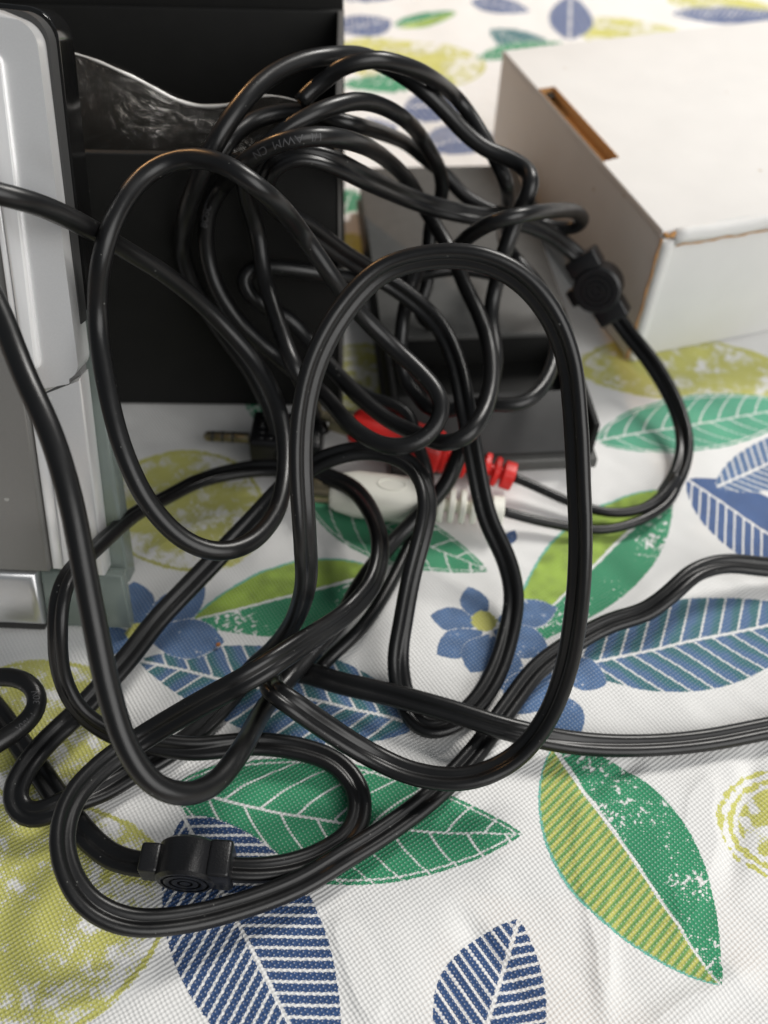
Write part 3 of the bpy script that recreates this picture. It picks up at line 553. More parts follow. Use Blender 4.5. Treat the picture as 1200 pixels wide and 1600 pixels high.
CABLE['U'] = [1364,25144,2256,1111,25305,2341,896,25511,2451,893,25764,2648,989,25981,2864,1081,26184,3091,1121,26389,3331,1118,26592,3576,1104,26787,3828,1100,26970,
4088,1098,27134,4361,1108,27264,4654,1161,27334,4954,1253,27332,5244,1342,27293,5536,1389,27257,5843,1379,27236,6165,1321,27202,6482,1235,27129,6773,1128,
27025,7037,1004,26935,7291,843,26903,7569,661,26875,7851,536,26745,8074,457,26537,8269,387,26303,8462,325,26054,8649,261,25805,8835,185,25562,9022,101,
25330,9206,-35,25132,9401,-233,24967,9602,-448,24798,9786,-637,24604,9945,-820,24397,10092,-1005,24178,10221,-1196,23951,10329,-1391,23715,10407,-1592,
23479,10459,-1808,23253,10485,-2041,23039,10481,-2286,22839,10446,-2537,22657,10379,-2790,22498,10277,-3042,22368,10136,-3292,22282,9959,-3527,22243,9747,
-3742,22243,9489,-3919,22281,9187,-3989,22363,8876,-3994,22459,8575,-3979,22530,8283,-3949,22584,8003,-3906,22623,7730,-3852,22632,7456,-3793,22584,7180,
-3740,22459,6905,-3694,22277,6650,-3642,22059,6427,-3567,21819,6236,-3474,21568,6079,-3372,21307,5952,-3266,21034,5847,-3159,20751,5759,-3055,20461,5689,
-2954,20174,5638,-2849,19885,5588,-2731,19596,5519,-2612,19353,5423,-2482,19168,5251,-2390,19119,5043,-2342,19195,4823,-2311,19329,4588,-2286,19493,4331,
-2270,19694,4048,-2257,19927,3734,-2249,20169,3409,-2241,20390,3103,-2238,20587,2824,-2233,20765,2562,-2230,20937,2305,-2229,21107,2050,-2227,21275,1795,
-2217,21418,1537,-2201,21525,1301,-2140,21506,1059,-2029,21338,818,]
CABLE['V'] = [-4952,22850,8867,-4827,22909,8997,-4680,22973,9181,-4530,23150,9386,-4364,23441,9510,-4169,23791,9561,-3940,24095,9596,-3673,24297,9631,-3376,24414,9667,
-3063,24463,9701,-2751,24454,9728,-2431,24410,9739,-2114,24345,9712,-1802,24285,9654,-1532,24265,9594,-1325,24334,9514,-1156,24547,9367,-1011,24867,9168,
-878,25187,8968,-752,25466,8786,-642,25729,8614,-541,25991,8445,-443,26253,8276,-348,26513,8107,-250,26770,7936,-150,27024,7764,-41,27268,7589,83,27496,
7410,234,27690,7223,429,27822,7017,661,27890,6792,902,27933,6574,1143,27971,6372,1390,27982,6176,1635,27938,5978,1855,27828,5770,2093,27712,5590,2368,27623,
5446,2660,27562,5319,2959,27533,5199,3261,27542,5090,3559,27581,4991,3860,27629,4900,4167,27663,4815,4480,27670,4735,4793,27647,4671,5106,27594,4636,5417,
27512,4652,5712,27400,4732,5932,27303,4915,5985,27210,5169,5894,27028,5384,5780,26821,5589,5649,26598,5778,5517,26374,5963,5380,26137,6132,5242,25895,6292,
5101,25647,6443,4959,25398,6590,4815,25147,6733,4667,24897,6873,4518,24648,7012,4364,24400,7149,4206,24152,7281,4043,23906,7408,3874,23665,7528,3694,23435,
7636,3492,23233,7720,3255,23084,7756,2966,23011,7712,2701,23030,7586,2503,23134,7405,2333,23274,7185,2188,23433,6948,2071,23606,6704,1988,23797,6464,1921,
23992,6227,1853,24164,5996,1767,24265,5784,1625,24208,5559,1496,24070,5381,]
CABLE['Z'] = [-2638,24196,10116,-2434,24382,10285,-2201,24501,10431,-1965,24567,10601,-1784,24559,10767,-1559,24541,10923,-1268,24558,11036,-961,24627,11087,-669,24737,
11065,-413,24873,10979,-182,25036,10860,31,25217,10725,230,25409,10583,414,25605,10432,582,25802,10272,735,26004,10104,871,26221,9931,996,26454,9751,1119,
26698,9562,1245,26938,9367,1378,27155,9171,1531,27313,8974,1723,27358,8772,1934,27264,8568,2110,27103,8404,2278,26910,8249,2456,26708,8076,2632,26510,7890,
2799,26303,7700,2945,26106,7529,3073,25965,7361,3190,25899,7141,3255,26006,6940,3302,26211,6742,3349,26440,6534,3391,26685,6333,3431,26930,6133,3471,27176,
5932,3509,27422,5732,3546,27668,5532,3583,27914,5330,3619,28156,5126,3653,28395,4917,3688,28631,4710,3719,28832,4497,3743,28968,4304,3730,28902,4092,3686,
28708,3962,3643,28458,3940,3609,28165,3966,3597,27850,4007,3607,27536,4065,3630,27232,4140,3659,26933,4223,3700,26645,4299,3766,26371,4340,3885,26121,4313,
4088,25903,4203,4311,25734,4059,4524,25560,3904,4700,25347,3760,4845,25098,3644,4964,24822,3550,5054,24529,3469,5112,24225,3400,5136,23914,3341,5135,23602,
3293,5113,23289,3252,5072,22977,3216,5010,22668,3182,4930,22363,3152,4834,22065,3125,4722,21774,3101,4585,21495,3079,4420,21235,3061,4229,21008,3042,4004,
20827,3010,3718,20731,2970,3402,20743,2938,3093,20799,2885,2796,20860,2822,2495,20890,2754,2192,20859,2657,1891,20826,2553,1593,20858,2462,1326,20969,2386,
1113,21174,2362,953,21430,2383,787,21681,2432,595,21912,2518,434,22134,2669,350,22351,2886,307,22542,3137,287,22715,3401,295,22894,3654,315,23114,3883,
342,23364,4060,383,23641,4193,439,23929,4291,505,24216,4365,579,24501,4444,667,24777,4550,761,25014,4689,]
CABLE['W'] = [-1529,13121,220,-1349,13402,221,-1128,13639,268,-902,13876,308,-682,14120,343,-480,14379,370,-305,14655,386,-153,14943,390,-15,15240,386,117,15543,379,
243,15850,370,361,16160,359,475,16472,349,586,16786,344,698,17103,345,810,17418,353,919,17724,369,1026,18016,415,1128,18286,524,1214,18520,720,1271,18685,
954,1291,18837,1202,1259,19050,1444,1183,19295,1633,1081,19561,1779,949,19835,1896,838,20114,2001,780,20393,2105,710,20661,2214,535,20904,2317,257,21082,
2379,-50,21211,2403,-365,21321,2382,-637,21485,2357,-857,21689,2329,-1058,21889,2310,-1258,22038,2336,]
CABLE['Q'] = [-10054,11291,1384,-9794,11441,1508,-9521,11570,1616,-9225,11635,1684,-8913,11640,1717,-8601,11582,1717,-8317,11440,1678,-8129,11206,1605,-8102,10912,1530,
-8209,10626,1505,-8375,10365,1521,-8579,10134,1559,-8798,9909,1579,-9036,9701,1563,-9301,9520,1488,]
CABLE['Z1'] = [6294,27156,3662,16,-70,69,6052,27254,3819,25,-72,64,5799,27296,4011,40,-74,55,5547,27277,4215,53,-72,46,5316,27199,4416,63,-67,39,5100,27087,4614,68,-63,
37,4888,26964,4804,68,-61,40,4666,26841,4983,66,-60,45,4427,26719,5150,63,-59,51,4176,26596,5303,60,-58,55,3918,26472,5444,58,-56,59,3658,26344,5575,57,
-54,62,3395,26211,5695,55,-53,64,3130,26070,5802,54,-52,66,2862,25928,5902,52,-53,67,2590,25794,6000,49,-54,68,2313,25678,6100,46,-56,69,2023,25584,6204,
42,-59,69,1724,25501,6310,42,-60,68,1428,25415,6425,47,-59,65,1148,25312,6554,57,-57,60,902,25181,6700,67,-52,53,682,25026,6861,75,-48,46,485,24852,7034,
80,-45,40,301,24666,7214,83,-43,36,127,24470,7399,85,-41,32,-33,24267,7586,87,-39,29,-182,24057,7775,89,-38,26,-325,23843,7965,90,-37,25,-464,23628,8156,
90,-37,24,-601,23412,8348,90,-37,23,-741,23198,8540,89,-39,24,-886,22988,8732,88,-41,25,-1042,22788,8928,86,-43,26,-1204,22599,9126,84,-46,29,-1376,22425,
9324,80,-48,35,-1568,22270,9511,73,-52,45,-1794,22140,9671,58,-56,59,-2069,22053,9798,38,-58,72,-2377,21999,9862,13,-56,82,-2691,21952,9824,-18,-53,83,
-2975,21931,9686,-51,-51,69,-3169,21963,9479,-75,-50,42,-3301,22041,9236,-81,-56,17,-3381,22110,8956,-72,-69,-3,-3360,22130,8640,-53,-83,-17,-3243,22151,
8343,-27,-92,-29,-3057,22212,8095,-2,-94,-33,-2828,22304,7886,13,-95,-30,-2596,22403,7685,19,-95,-24,-2380,22497,7474,22,-96,-19,-2183,22585,7250,25,-95,
-17,-1994,22676,7021,28,-95,-15,-1808,22768,6793,31,-94,-13,-1621,22861,6568,34,-93,-12,-1435,22964,6351,39,-91,-14,-1259,23084,6139,43,-89,-16,-1085,23214,
5925,43,-89,-15,-895,23330,5712,36,-93,-6,-673,23400,5510,21,-98,7,-407,23406,5328,5,-98,18,-126,23364,5174,-8,-96,26,150,23284,5036,-16,-94,31,417,23179,
4896,-20,-92,35,677,23060,4752,-23,-89,39,929,22924,4609,-27,-85,44,1165,22758,4471,-34,-78,52,1373,22552,4342,-42,-68,61,1541,22310,4227,-47,-56,68,1676,
22040,4129,-49,-46,74,1788,21753,4041,-49,-40,77,1886,21453,3958,-48,-36,80,1969,21144,3876,-47,-33,82,2035,20830,3796,-46,-30,84,2090,20513,3716,-45,-29,
85,2141,20196,3632,-43,-32,84,2194,19887,3536,-42,-37,83,2251,19591,3420,-41,-44,80,2306,19313,3280,-39,-51,77,2364,19050,3120,-38,-56,74,2427,18796,2948,
-37,-60,71,2496,18548,2766,-36,-62,70,2564,18302,2577,-36,-63,69,2635,18058,2385,-35,-64,68,2712,17815,2193,-35,-65,67,2798,17573,2003,-35,-66,67,2899,
17332,1817,-36,-67,65,3026,17098,1640,-36,-68,64,3173,16868,1473,-37,-69,63,3325,16635,1312,-40,-66,63,3459,16390,1157,-45,-60,66,3562,16125,1008,-50,-53,
69,3641,15846,872,-52,-44,73,3685,15551,754,-51,-32,80,3685,15247,659,-45,-21,87,3646,14942,587,-36,-13,92,3585,14635,530,-27,-11,96,3512,14328,481,-19,
-10,98,3429,14022,438,-12,-10,99,3336,13718,399,-8,-9,99,3229,13419,364,-5,-9,99,3105,13127,335,-4,-7,100,2963,12843,311,-3,-6,100,2803,12571,290,-3,-6,
100,2617,12314,270,-4,-6,100,2407,12077,248,-5,-6,100,2173,11865,221,-6,-5,100,1908,11696,197,-4,-2,100,1608,11580,195,0,0,100,1293,11564,195,0,0,100,1043,
11745,195,0,0,100,882,12020,198,3,-5,100,756,12307,232,6,-14,99,655,12603,297,11,-23,97,588,12897,395,20,-33,92,548,13182,530,32,-44,84,537,13449,705,45,
-54,71,561,13693,909,53,-61,59,601,13916,1133,58,-64,51,640,14132,1369,60,-64,48,678,14343,1608,62,-64,46,719,14552,1848,63,-64,45,766,14764,2083,64,-63,
44,824,14983,2310,65,-62,44,893,15212,2524,66,-59,46,964,15456,2719,67,-55,50,1031,15718,2892,68,-49,55,1096,15994,3039,67,-42,61,1135,16284,3166,66,-31,
69,1128,16584,3275,61,-20,77,1074,16883,3365,52,-9,85,966,17172,3438,41,0,91,801,17438,3490,27,6,96,581,17663,3517,14,8,99,321,17839,3525,6,6,100,31,17966,
3528,1,2,100,-283,18035,3524,-3,-2,100,-603,18054,3511,-7,-6,100,-922,18037,3477,-15,-9,98,-1232,17990,3407,-25,-14,96,-1531,17941,3306,-33,-20,92,-1813,
17889,3176,-40,-27,88,-2081,17820,3017,-43,-34,83,-2332,17731,2842,-42,-40,81,-2572,17622,2664,-38,-45,81,-2805,17492,2486,-32,-49,81,-3023,17336,2311,
-26,-51,82,-3229,17157,2142,-19,-52,84,-3431,16963,1988,-11,-50,86,-3636,16757,1854,-4,-48,88,-3841,16539,1738,2,-46,89,-4043,16313,1636,7,-44,90,-4242,
16079,1545,10,-42,90,-4439,15841,1460,13,-41,90,-4634,15599,1382,14,-40,91,-4828,15354,1309,16,-38,91,-5019,15105,1242,17,-36,92,-5208,14853,1181,18,-35,
92,-5396,14600,1125,19,-33,93,-5582,14342,1076,20,-30,93,-5758,14077,1033,21,-28,94,-5921,13804,995,23,-25,94,-6066,13521,962,24,-22,95,-6202,13234,933,
24,-20,95,-6342,12947,909,25,-20,95,-6493,12665,887,25,-21,95,-6651,12386,867,25,-21,94,-6814,12110,847,25,-22,94,-6979,11836,829,26,-22,94,-7147,11563,
813,26,-22,94,-7319,11292,800,27,-21,94,-7500,11027,795,28,-19,94,-7686,10763,800,29,-16,94,-7857,10491,815,30,-11,95,-7998,10207,838,30,-5,95,-8115,9919,
867,25,-4,97,-8211,9621,872,17,-11,98,-8290,9316,831,9,-22,97,-8282,9017,739,4,-32,95,-8102,8773,642,-2,-35,94,-7826,8676,623,-8,-45,89,-7543,8719,663,
7,-54,84,-7258,8856,695,27,-49,83,-7002,9042,679,43,-36,82,-6751,9204,583,52,-22,83,-6510,9365,457,48,-7,88,-6277,9560,355,33,2,94,-6054,9777,286,20,5,
98,-5825,9995,240,12,5,99,-5577,10199,210,6,3,100,-5324,10400,196,2,1,100,-5074,10601,195,0,0,100,-4827,10806,195,0,0,100,-4595,11029,195,-1,-1,100,-4385,
11271,205,-2,-3,100,-4192,11526,219,-2,-3,100,-4009,11790,230,-1,-2,100,-3834,12059,235,1,-2,100,-3676,12327,238,1,-7,100,-3518,12584,268,-2,-23,97,-3334,
12817,360,-5,-49,87,-3128,12989,515,-3,-78,63,-2931,13089,715,9,-96,28,-2750,13150,954,24,-97,4,-2585,13197,1222,36,-93,-7,-2434,13231,1504,44,-89,-14,
-2299,13251,1795,50,-85,-18,-2180,13258,2094,54,-82,-19,-2080,13252,2399,57,-80,-21,-1998,13229,2707,58,-78,-22,-1929,13192,3014,59,-78,-23,-1870,13146,
3323,59,-78,-22,-1818,13100,3633,60,-78,-20,-1773,13060,3945,61,-78,-16,-1735,13036,4260,63,-77,-10,-1713,13030,4578,66,-75,-2,-1707,13045,4893,68,-73,
7,-1714,13089,5207,70,-70,16,-1723,13168,5512,71,-66,25,-1738,13287,5810,71,-62,34,-1761,13440,6094,70,-58,41,-1789,13615,6365,70,-56,45,-1816,13803,6627,
69,-55,47,-1838,13994,6885,69,-56,46,-1850,14183,7143,69,-58,44,-1851,14372,7401,68,-60,43,-1842,14561,7661,68,-62,40,-1817,14749,7920,67,-64,37,-1774,
14934,8178,66,-67,35,-1717,15115,8435,65,-69,33,-1641,15298,8687,63,-71,30,-1540,15484,8927,62,-73,29,-1416,15675,9154,61,-74,27,-1273,15866,9367,60,-76,
25,-1111,16054,9570,58,-79,22,-928,16232,9764,55,-81,19,-730,16400,9952,51,-85,16,-509,16553,10127,44,-89,11,-257,16677,10280,34,-94,5,29,16760,10397,22,
-98,-1,334,16810,10484,13,-99,-4,646,16836,10551,6,-100,-5,963,16843,10599,0,-100,-6,1282,16831,10625,-7,-100,-6,1601,16798,10620,-13,-99,-6,1915,16751,
10577,-18,-98,-6,2217,16690,10495,-25,-97,-5,2502,16610,10379,-34,-94,-3,2764,16499,10233,-44,-90,1,3000,16363,10064,-51,-86,5,3211,16215,9871,-55,-83,
7,3396,16068,9655,-58,-81,9,3551,15923,9421,-61,-78,12,3683,15770,9176,-66,-74,17,3791,15597,8930,-70,-67,24,3869,15403,8687,-73,-61,31,3925,15195,8450,
-74,-57,35,3972,14980,8216,-75,-56,37,4018,14763,7984,-75,-55,37,4058,14546,7752,-75,-54,38,4094,14328,7519,-75,-54,38,4128,14113,7283,-75,-54,38,4163,
13902,7044,-75,-55,37,4201,13695,6801,-75,-56,35,4240,13493,6554,-75,-57,34,4276,13298,6302,-75,-57,33,4307,13110,6043,-75,-57,32,4332,12930,5779,-75,-58,
31,4353,12758,5510,-76,-58,30,4370,12592,5236,-76,-57,30,4382,12432,4958,-77,-57,30,4387,12278,4676,-77,-56,29,4388,12131,4392,-78,-56,28,4386,11988,4106,
-79,-55,29,4377,11848,3820,-80,-53,30,4359,11707,3534,-80,-50,32,4326,11562,3250,-81,-46,35,4278,11414,2968,-82,-42,38,4219,11265,2693,-83,-38,42,4142,
11111,2424,-83,-32,47,4042,10952,2168,-81,-25,54,3911,10786,1928,-77,-18,62,3752,10615,1709,-71,-11,69,3563,10443,1517,-62,-4,78,3338,10278,1360,-50,3,
86,3080,10129,1245,-37,8,93,2799,10001,1168,-26,10,96,2503,9898,1114,-18,10,98,2193,9832,1072,-13,8,99,1874,9811,1040,-9,6,99,1555,9828,1016,-6,4,100,1238,
9873,999,-4,1,100,925,9942,990,0,-2,100,620,10036,1000,6,-6,100,324,10146,1039,15,-11,98,31,10253,1114,26,-17,95,-250,10344,1230,37,-24,90,-514,10421,1385,
47,-29,83,-764,10486,1569,53,-33,78,-1005,10542,1771,57,-37,74,-1241,10590,1989,60,-40,70,-1461,10627,2212,61,-42,67,-1664,10666,2423,55,-41,73,-1891,10742,
2601,36,-31,88,-2164,10872,2697,9,-7,99,-2357,11037,2665,-18,35,92,-2436,11210,2513,-17,67,72,-2481,11394,2301,-6,75,66,-2528,11588,2073,10,77,63,-2564,
11784,1838,27,76,59,-2586,11984,1588,46,72,53,-2610,12200,1314,62,63,46,-2619,12431,1015,75,50,44,-2574,12652,732,79,32,53,-2442,12820,519,65,6,76,-2219,
12906,411,25,-13,96,-1937,12906,398,-5,-15,99,-1630,12823,430,-19,-15,97,-1350,12706,480,-24,-19,95,-1072,12593,524,-22,-27,94,-771,12502,557,-18,-34,92,
-463,12426,581,-16,-40,90,-155,12353,602,-18,-44,88,151,12273,628,-21,-47,86,452,12185,658,-24,-49,84,750,12093,693,-26,-52,82,1047,11999,726,-25,-54,80,
1345,11906,754,-24,-57,79,1645,11814,775,-22,-58,78,1949,11722,786,-20,-59,78,2253,11629,787,-17,-60,78,2558,11536,778,-14,-60,78,2866,11450,760,-10,-60,
79,3177,11375,732,-4,-59,81,3492,11317,694,3,-56,83,3807,11276,644,9,-51,85,4119,11247,583,14,-44,89,4431,11228,518,17,-35,92,4745,11216,458,16,-26,95,
5062,11210,408,13,-19,97,5382,11210,372,10,-13,99,5703,11216,346,7,-9,99,6024,11228,327,6,-6,100,6344,11248,312,5,-5,100,6664,11273,298,4,-3,100,6983,11305,
285,4,-2,100,7301,11344,274,3,-2,100,7618,11390,265,3,-1,100,7935,11442,257,3,-1,100,8251,11500,249,2,0,100,8565,11565,243,2,0,100,8877,11637,239,1,0,100,
9187,11716,236,1,0,100,9497,11797,234,1,0,100,9807,11879,233,1,0,100,10117,11959,231,1,0,100,10428,12039,229,0,0,100,10739,12118,229,0,0,100,11049,12196,
231,-2,-1,100,11355,12271,241,-6,-2,100,11652,12335,268,-8,-3,100,]
CABLE['L'] = [12948,17130,277,10,-6,99,12656,17116,305,13,-7,99,12351,17085,355,18,-10,98,12041,17046,414,21,-15,97,11729,17006,475,22,-20,96,11418,16965,538,22,-25,
94,11107,16925,600,23,-28,93,10795,16891,667,24,-30,92,10483,16861,740,24,-30,92,10170,16826,812,25,-27,93,9859,16771,878,23,-23,94,9556,16682,928,21,-18,
96,9263,16566,968,16,-12,98,8981,16422,993,9,-6,99,8712,16250,1000,-1,-1,100,8469,16047,980,-13,0,99,8245,15829,939,-22,2,98,8015,15619,887,-26,2,97,7770,
15422,821,-28,0,96,7517,15240,742,-26,-3,97,7242,15094,669,-19,-6,98,6940,14989,615,-13,-9,99,6631,14899,572,-10,-12,99,6329,14794,531,-8,-13,99,6044,14658,
490,-6,-14,99,5769,14503,458,-3,-12,99,5501,14335,432,-2,-11,99,5238,14157,408,-2,-10,99,4976,13973,382,-3,-9,100,4717,13782,358,-3,-8,100,4469,13578,333,
-3,-8,100,4240,13355,310,-3,-7,100,4035,13113,287,-3,-6,100,3846,12858,268,-3,-5,100,3665,12595,251,-2,-4,100,3486,12330,239,-1,-3,100,3304,12067,231,-1,
-2,100,3124,11801,226,-1,-1,100,2947,11535,223,0,-1,100,2769,11269,222,0,0,100,2583,11008,222,0,0,100,2386,10754,225,1,1,100,2182,10504,229,1,1,100,1971,
10259,234,2,1,100,1753,10021,243,3,2,100,1527,9789,255,4,3,100,1292,9565,272,5,3,100,1050,9348,294,7,3,100,804,9135,321,9,3,100,554,8927,351,10,3,99,302,
8721,385,12,3,99,46,8522,422,13,2,99,-214,8331,459,12,1,99,-474,8146,489,10,-1,100,-731,7962,506,7,-4,100,-985,7778,512,5,-5,100,-1244,7602,516,6,-5,100,
-1511,7438,526,8,-4,100,-1787,7288,546,9,-3,100,-2069,7148,571,11,-1,99,-2354,7016,604,12,0,99,-2643,6891,643,14,2,99,-2933,6772,690,15,4,99,-3225,6658,
742,17,5,98,-3520,6552,801,19,6,98,-3817,6457,868,21,7,98,-4117,6378,942,23,7,97,-4420,6310,1018,24,7,97,-4725,6265,1099,27,7,96,-5031,6262,1193,32,7,95,
-5330,6307,1299,37,8,93,-5615,6399,1412,43,8,90,-5873,6541,1535,51,7,86,-6090,6738,1665,57,6,82,-6269,6975,1784,61,6,79,-6415,7243,1881,64,6,77,-6524,7536,
1950,67,4,74,-6578,7847,1992,69,0,72,-6584,8161,2006,71,-5,70,-6540,8474,2001,72,-14,68,-6437,8775,1980,70,-24,67,-6290,9056,1945,68,-30,67,-6117,9324,
1906,65,-35,67,-5928,9576,1864,61,-40,68,-5718,9801,1830,51,-50,70,-5477,10003,1838,35,-63,69,-5219,10173,1912,17,-74,65,-4970,10292,2037,0,-81,58,-4728,
10374,2197,-11,-84,53,-4485,10440,2373,-14,-85,51,-4232,10509,2554,-13,-84,52,-3969,10583,2732,-12,-84,54,-3709,10656,2899,-10,-83,55,-3448,10735,3055,
-5,-81,58,-3183,10830,3191,5,-78,63,-2915,10958,3293,20,-71,68,-2650,11128,3348,37,-60,71,-2410,11331,3346,54,-47,70,-2202,11554,3291,66,-36,66,-2015,11788,
3200,73,-30,61,-1838,12029,3087,78,-26,57,-1675,12268,2954,82,-23,52,-1524,12503,2806,85,-22,48,-1378,12739,2651,86,-23,45,-1234,12976,2497,86,-25,44,-1089,
13216,2350,86,-27,44,-940,13459,2222,84,-32,45,-782,13709,2126,79,-38,47,-607,13972,2077,75,-45,49,-424,14249,2068,74,-45,50,-267,14540,2079,78,-36,52,
-162,14839,2083,80,-22,55,-98,15148,2076,80,-10,59,-64,15465,2060,78,-1,63,-56,15784,2033,74,7,67,-69,16102,1995,69,16,71,-110,16412,1943,62,24,75,-172,
16719,1881,54,29,79,-250,17021,1814,46,32,83,-343,17318,1742,37,34,87,-449,17611,1668,27,34,90,-568,17897,1592,16,33,93,-706,18173,1511,3,31,95,-864,18437,
1427,-10,26,96,-1046,18681,1336,-22,20,95,-1254,18898,1239,-31,11,95,-1485,19093,1147,-34,-1,94,-1738,19270,1070,-32,-11,94,-2011,19421,1006,-29,-20,94,
-2302,19542,956,-23,-26,94,-2607,19629,920,-15,-28,95,-2922,19683,900,-7,-27,96,-3241,19704,894,0,-22,97,-3561,19690,899,4,-15,99,-3877,19644,911,6,-7,
100,-4187,19566,928,6,1,100,-4489,19461,950,5,10,99,-4780,19331,981,4,17,98,-5058,19176,1023,2,25,97,-5316,18994,1080,0,32,95,-5545,18785,1153,-4,37,93,
-5739,18551,1238,-8,40,91,-5904,18300,1335,-11,43,90,-6051,18040,1444,-12,45,88,-6188,17778,1564,-12,48,87,-6321,17517,1695,-12,51,85,-6444,17260,1839,
-12,53,84,-6556,17002,1988,-13,53,83,-6655,16739,2139,-17,53,83,-6744,16469,2287,-21,51,84,-6819,16193,2431,-25,49,83,-6883,15914,2573,-28,48,83,-6939,
15633,2716,-31,48,82,-6991,15351,2859,-32,47,82,-7038,15068,3001,-33,47,82,-7084,14785,3144,-33,47,82,-7131,14502,3287,-33,47,82,-7181,14220,3431,-32,48,
82,-7232,13942,3577,-33,48,81,-7280,13662,3717,-37,44,82,-7322,13375,3840,-42,36,83,-7350,13079,3930,-49,22,85,-7362,12781,3969,-55,2,84,-7374,12484,3926,
-59,-23,78,-7380,12198,3785,-61,-44,67,-7381,11961,3577,-61,-57,55,-7391,11774,3327,-61,-65,45,-7408,11627,3060,-60,-70,39,-7415,11492,2787,-58,-73,36,
-7390,11345,2515,-55,-76,34,-7320,11180,2246,-51,-80,32,-7211,11017,1986,-45,-85,28,-7068,10880,1739,-36,-91,21,-6891,10782,1507,-25,-96,16,-6687,10707,
1290,-16,-97,16,-6456,10645,1095,-8,-98,19,-6189,10601,941,-1,-97,24,-5893,10573,833,2,-95,32,-5583,10553,762,3,-91,41,-5269,10534,710,3,-86,51,-4956,10516,
663,6,-79,61,-4648,10510,617,12,-71,70,-4336,10532,573,18,-60,78,-4025,10590,538,20,-49,85,-3716,10661,501,19,-39,90,-3407,10730,465,16,-30,94,-3095,10792,
436,13,-23,96,-2779,10821,402,11,-18,98,-2462,10823,371,8,-13,99,-2145,10806,346,6,-10,99,-1829,10767,324,5,-7,100,-1517,10703,304,4,-6,100,-1210,10612,
290,3,-4,100,-924,10472,275,4,-5,100,-678,10276,255,3,-4,100,-474,10037,242,2,-4,100,-330,9760,229,1,-4,100,-270,9456,214,0,-5,100,-283,9147,199,-1,-3,
100,-376,8847,195,0,-1,100,-565,8591,195,0,0,100,-816,8388,195,1,1,100,-1087,8213,205,6,3,100,-1367,8056,237,12,5,99,-1659,7928,288,16,6,99,-1958,7822,
347,18,6,98,-2263,7745,410,17,7,98,-2575,7693,464,14,10,99,-2892,7670,507,11,15,98,-3211,7670,538,7,19,98,-3531,7675,554,5,22,97,]
CABLE['L2'] = [-4512,7690,555,-9,18,98,-4835,7694,525,-11,15,98,-5162,7721,475,-15,11,98,-5486,7780,419,-15,8,99,-5799,7882,365,-13,6,99,-6085,8035,324,-10,6,99,-6352,
8222,290,-8,5,100,-6610,8430,263,-5,4,100,-6854,8656,246,-3,3,100,-7091,8890,236,-2,2,100,-7323,9125,229,-1,1,100,-7548,9366,227,0,0,100,-7771,9607,227,
0,0,100,-7997,9847,228,0,0,100,-8225,10086,229,0,0,100,-8454,10325,232,0,0,100,-8682,10564,234,0,-1,100,-8908,10804,236,1,-1,100,-9133,11045,239,1,-1,100,
-9363,11282,242,0,0,100,-9601,11511,242,0,0,100,-9847,11733,242,0,-1,100,-10095,11949,246,3,-3,100,-10334,12153,270,12,-11,99,-10548,12329,342,19,-17,97,
]
CABLE['R'] = [7466,26304,2269,-42,-80,42,7658,26120,2111,-44,-79,43,7846,25922,1963,-49,-74,47,8028,25701,1836,-54,-68,50,8210,25469,1732,-56,-65,51,8393,25231,1642,
-58,-63,52,8570,24990,1551,-59,-62,52,8738,24743,1451,-59,-61,52,8898,24491,1343,-61,-60,52,9049,24235,1231,-63,-57,53,9184,23969,1125,-67,-52,54,9302,
23695,1027,-70,-46,55,9404,23410,940,-72,-39,57,9484,23116,861,-73,-32,60,9540,22815,790,-73,-25,64,9573,22509,729,-69,-19,70,9586,22202,673,-62,-14,78,
9571,21894,619,-51,-10,85,9523,21588,564,-39,-9,92,9449,21287,509,-28,-9,96,9350,20993,455,-19,-11,97,9232,20708,399,-14,-13,98,9086,20439,343,-13,-16,
98,8918,20196,275,-15,-21,97,8755,19971,190,-17,-24,96,]
CABLE['Rr'] = [9089,20438,589,8930,20226,489,8752,19978,426,8544,19732,378,8306,19507,329,8034,19322,284,7729,19190,252,7406,19109,231,7075,19075,220,6742,19092,223,6413,
19150,237,6092,19239,259,5775,19342,290,5463,19450,332,5155,19566,388,4851,19686,450,4544,19803,508,4234,19915,563,3922,20016,627,]
CABLE['Rw'] = [9275,20539,403,9167,20319,306,9042,20054,252,8886,19783,220,8688,19532,200,8452,19305,190,8193,19099,190,7923,18915,190,7641,18758,190,7350,18622,190,7049,
18507,190,6737,18422,190,6417,18387,190,6099,18392,190,5778,18408,211,5457,18436,238,5137,18470,268,4818,18506,303,4501,18547,345,4186,18596,394,3872,18647,
446,3558,18699,495,]
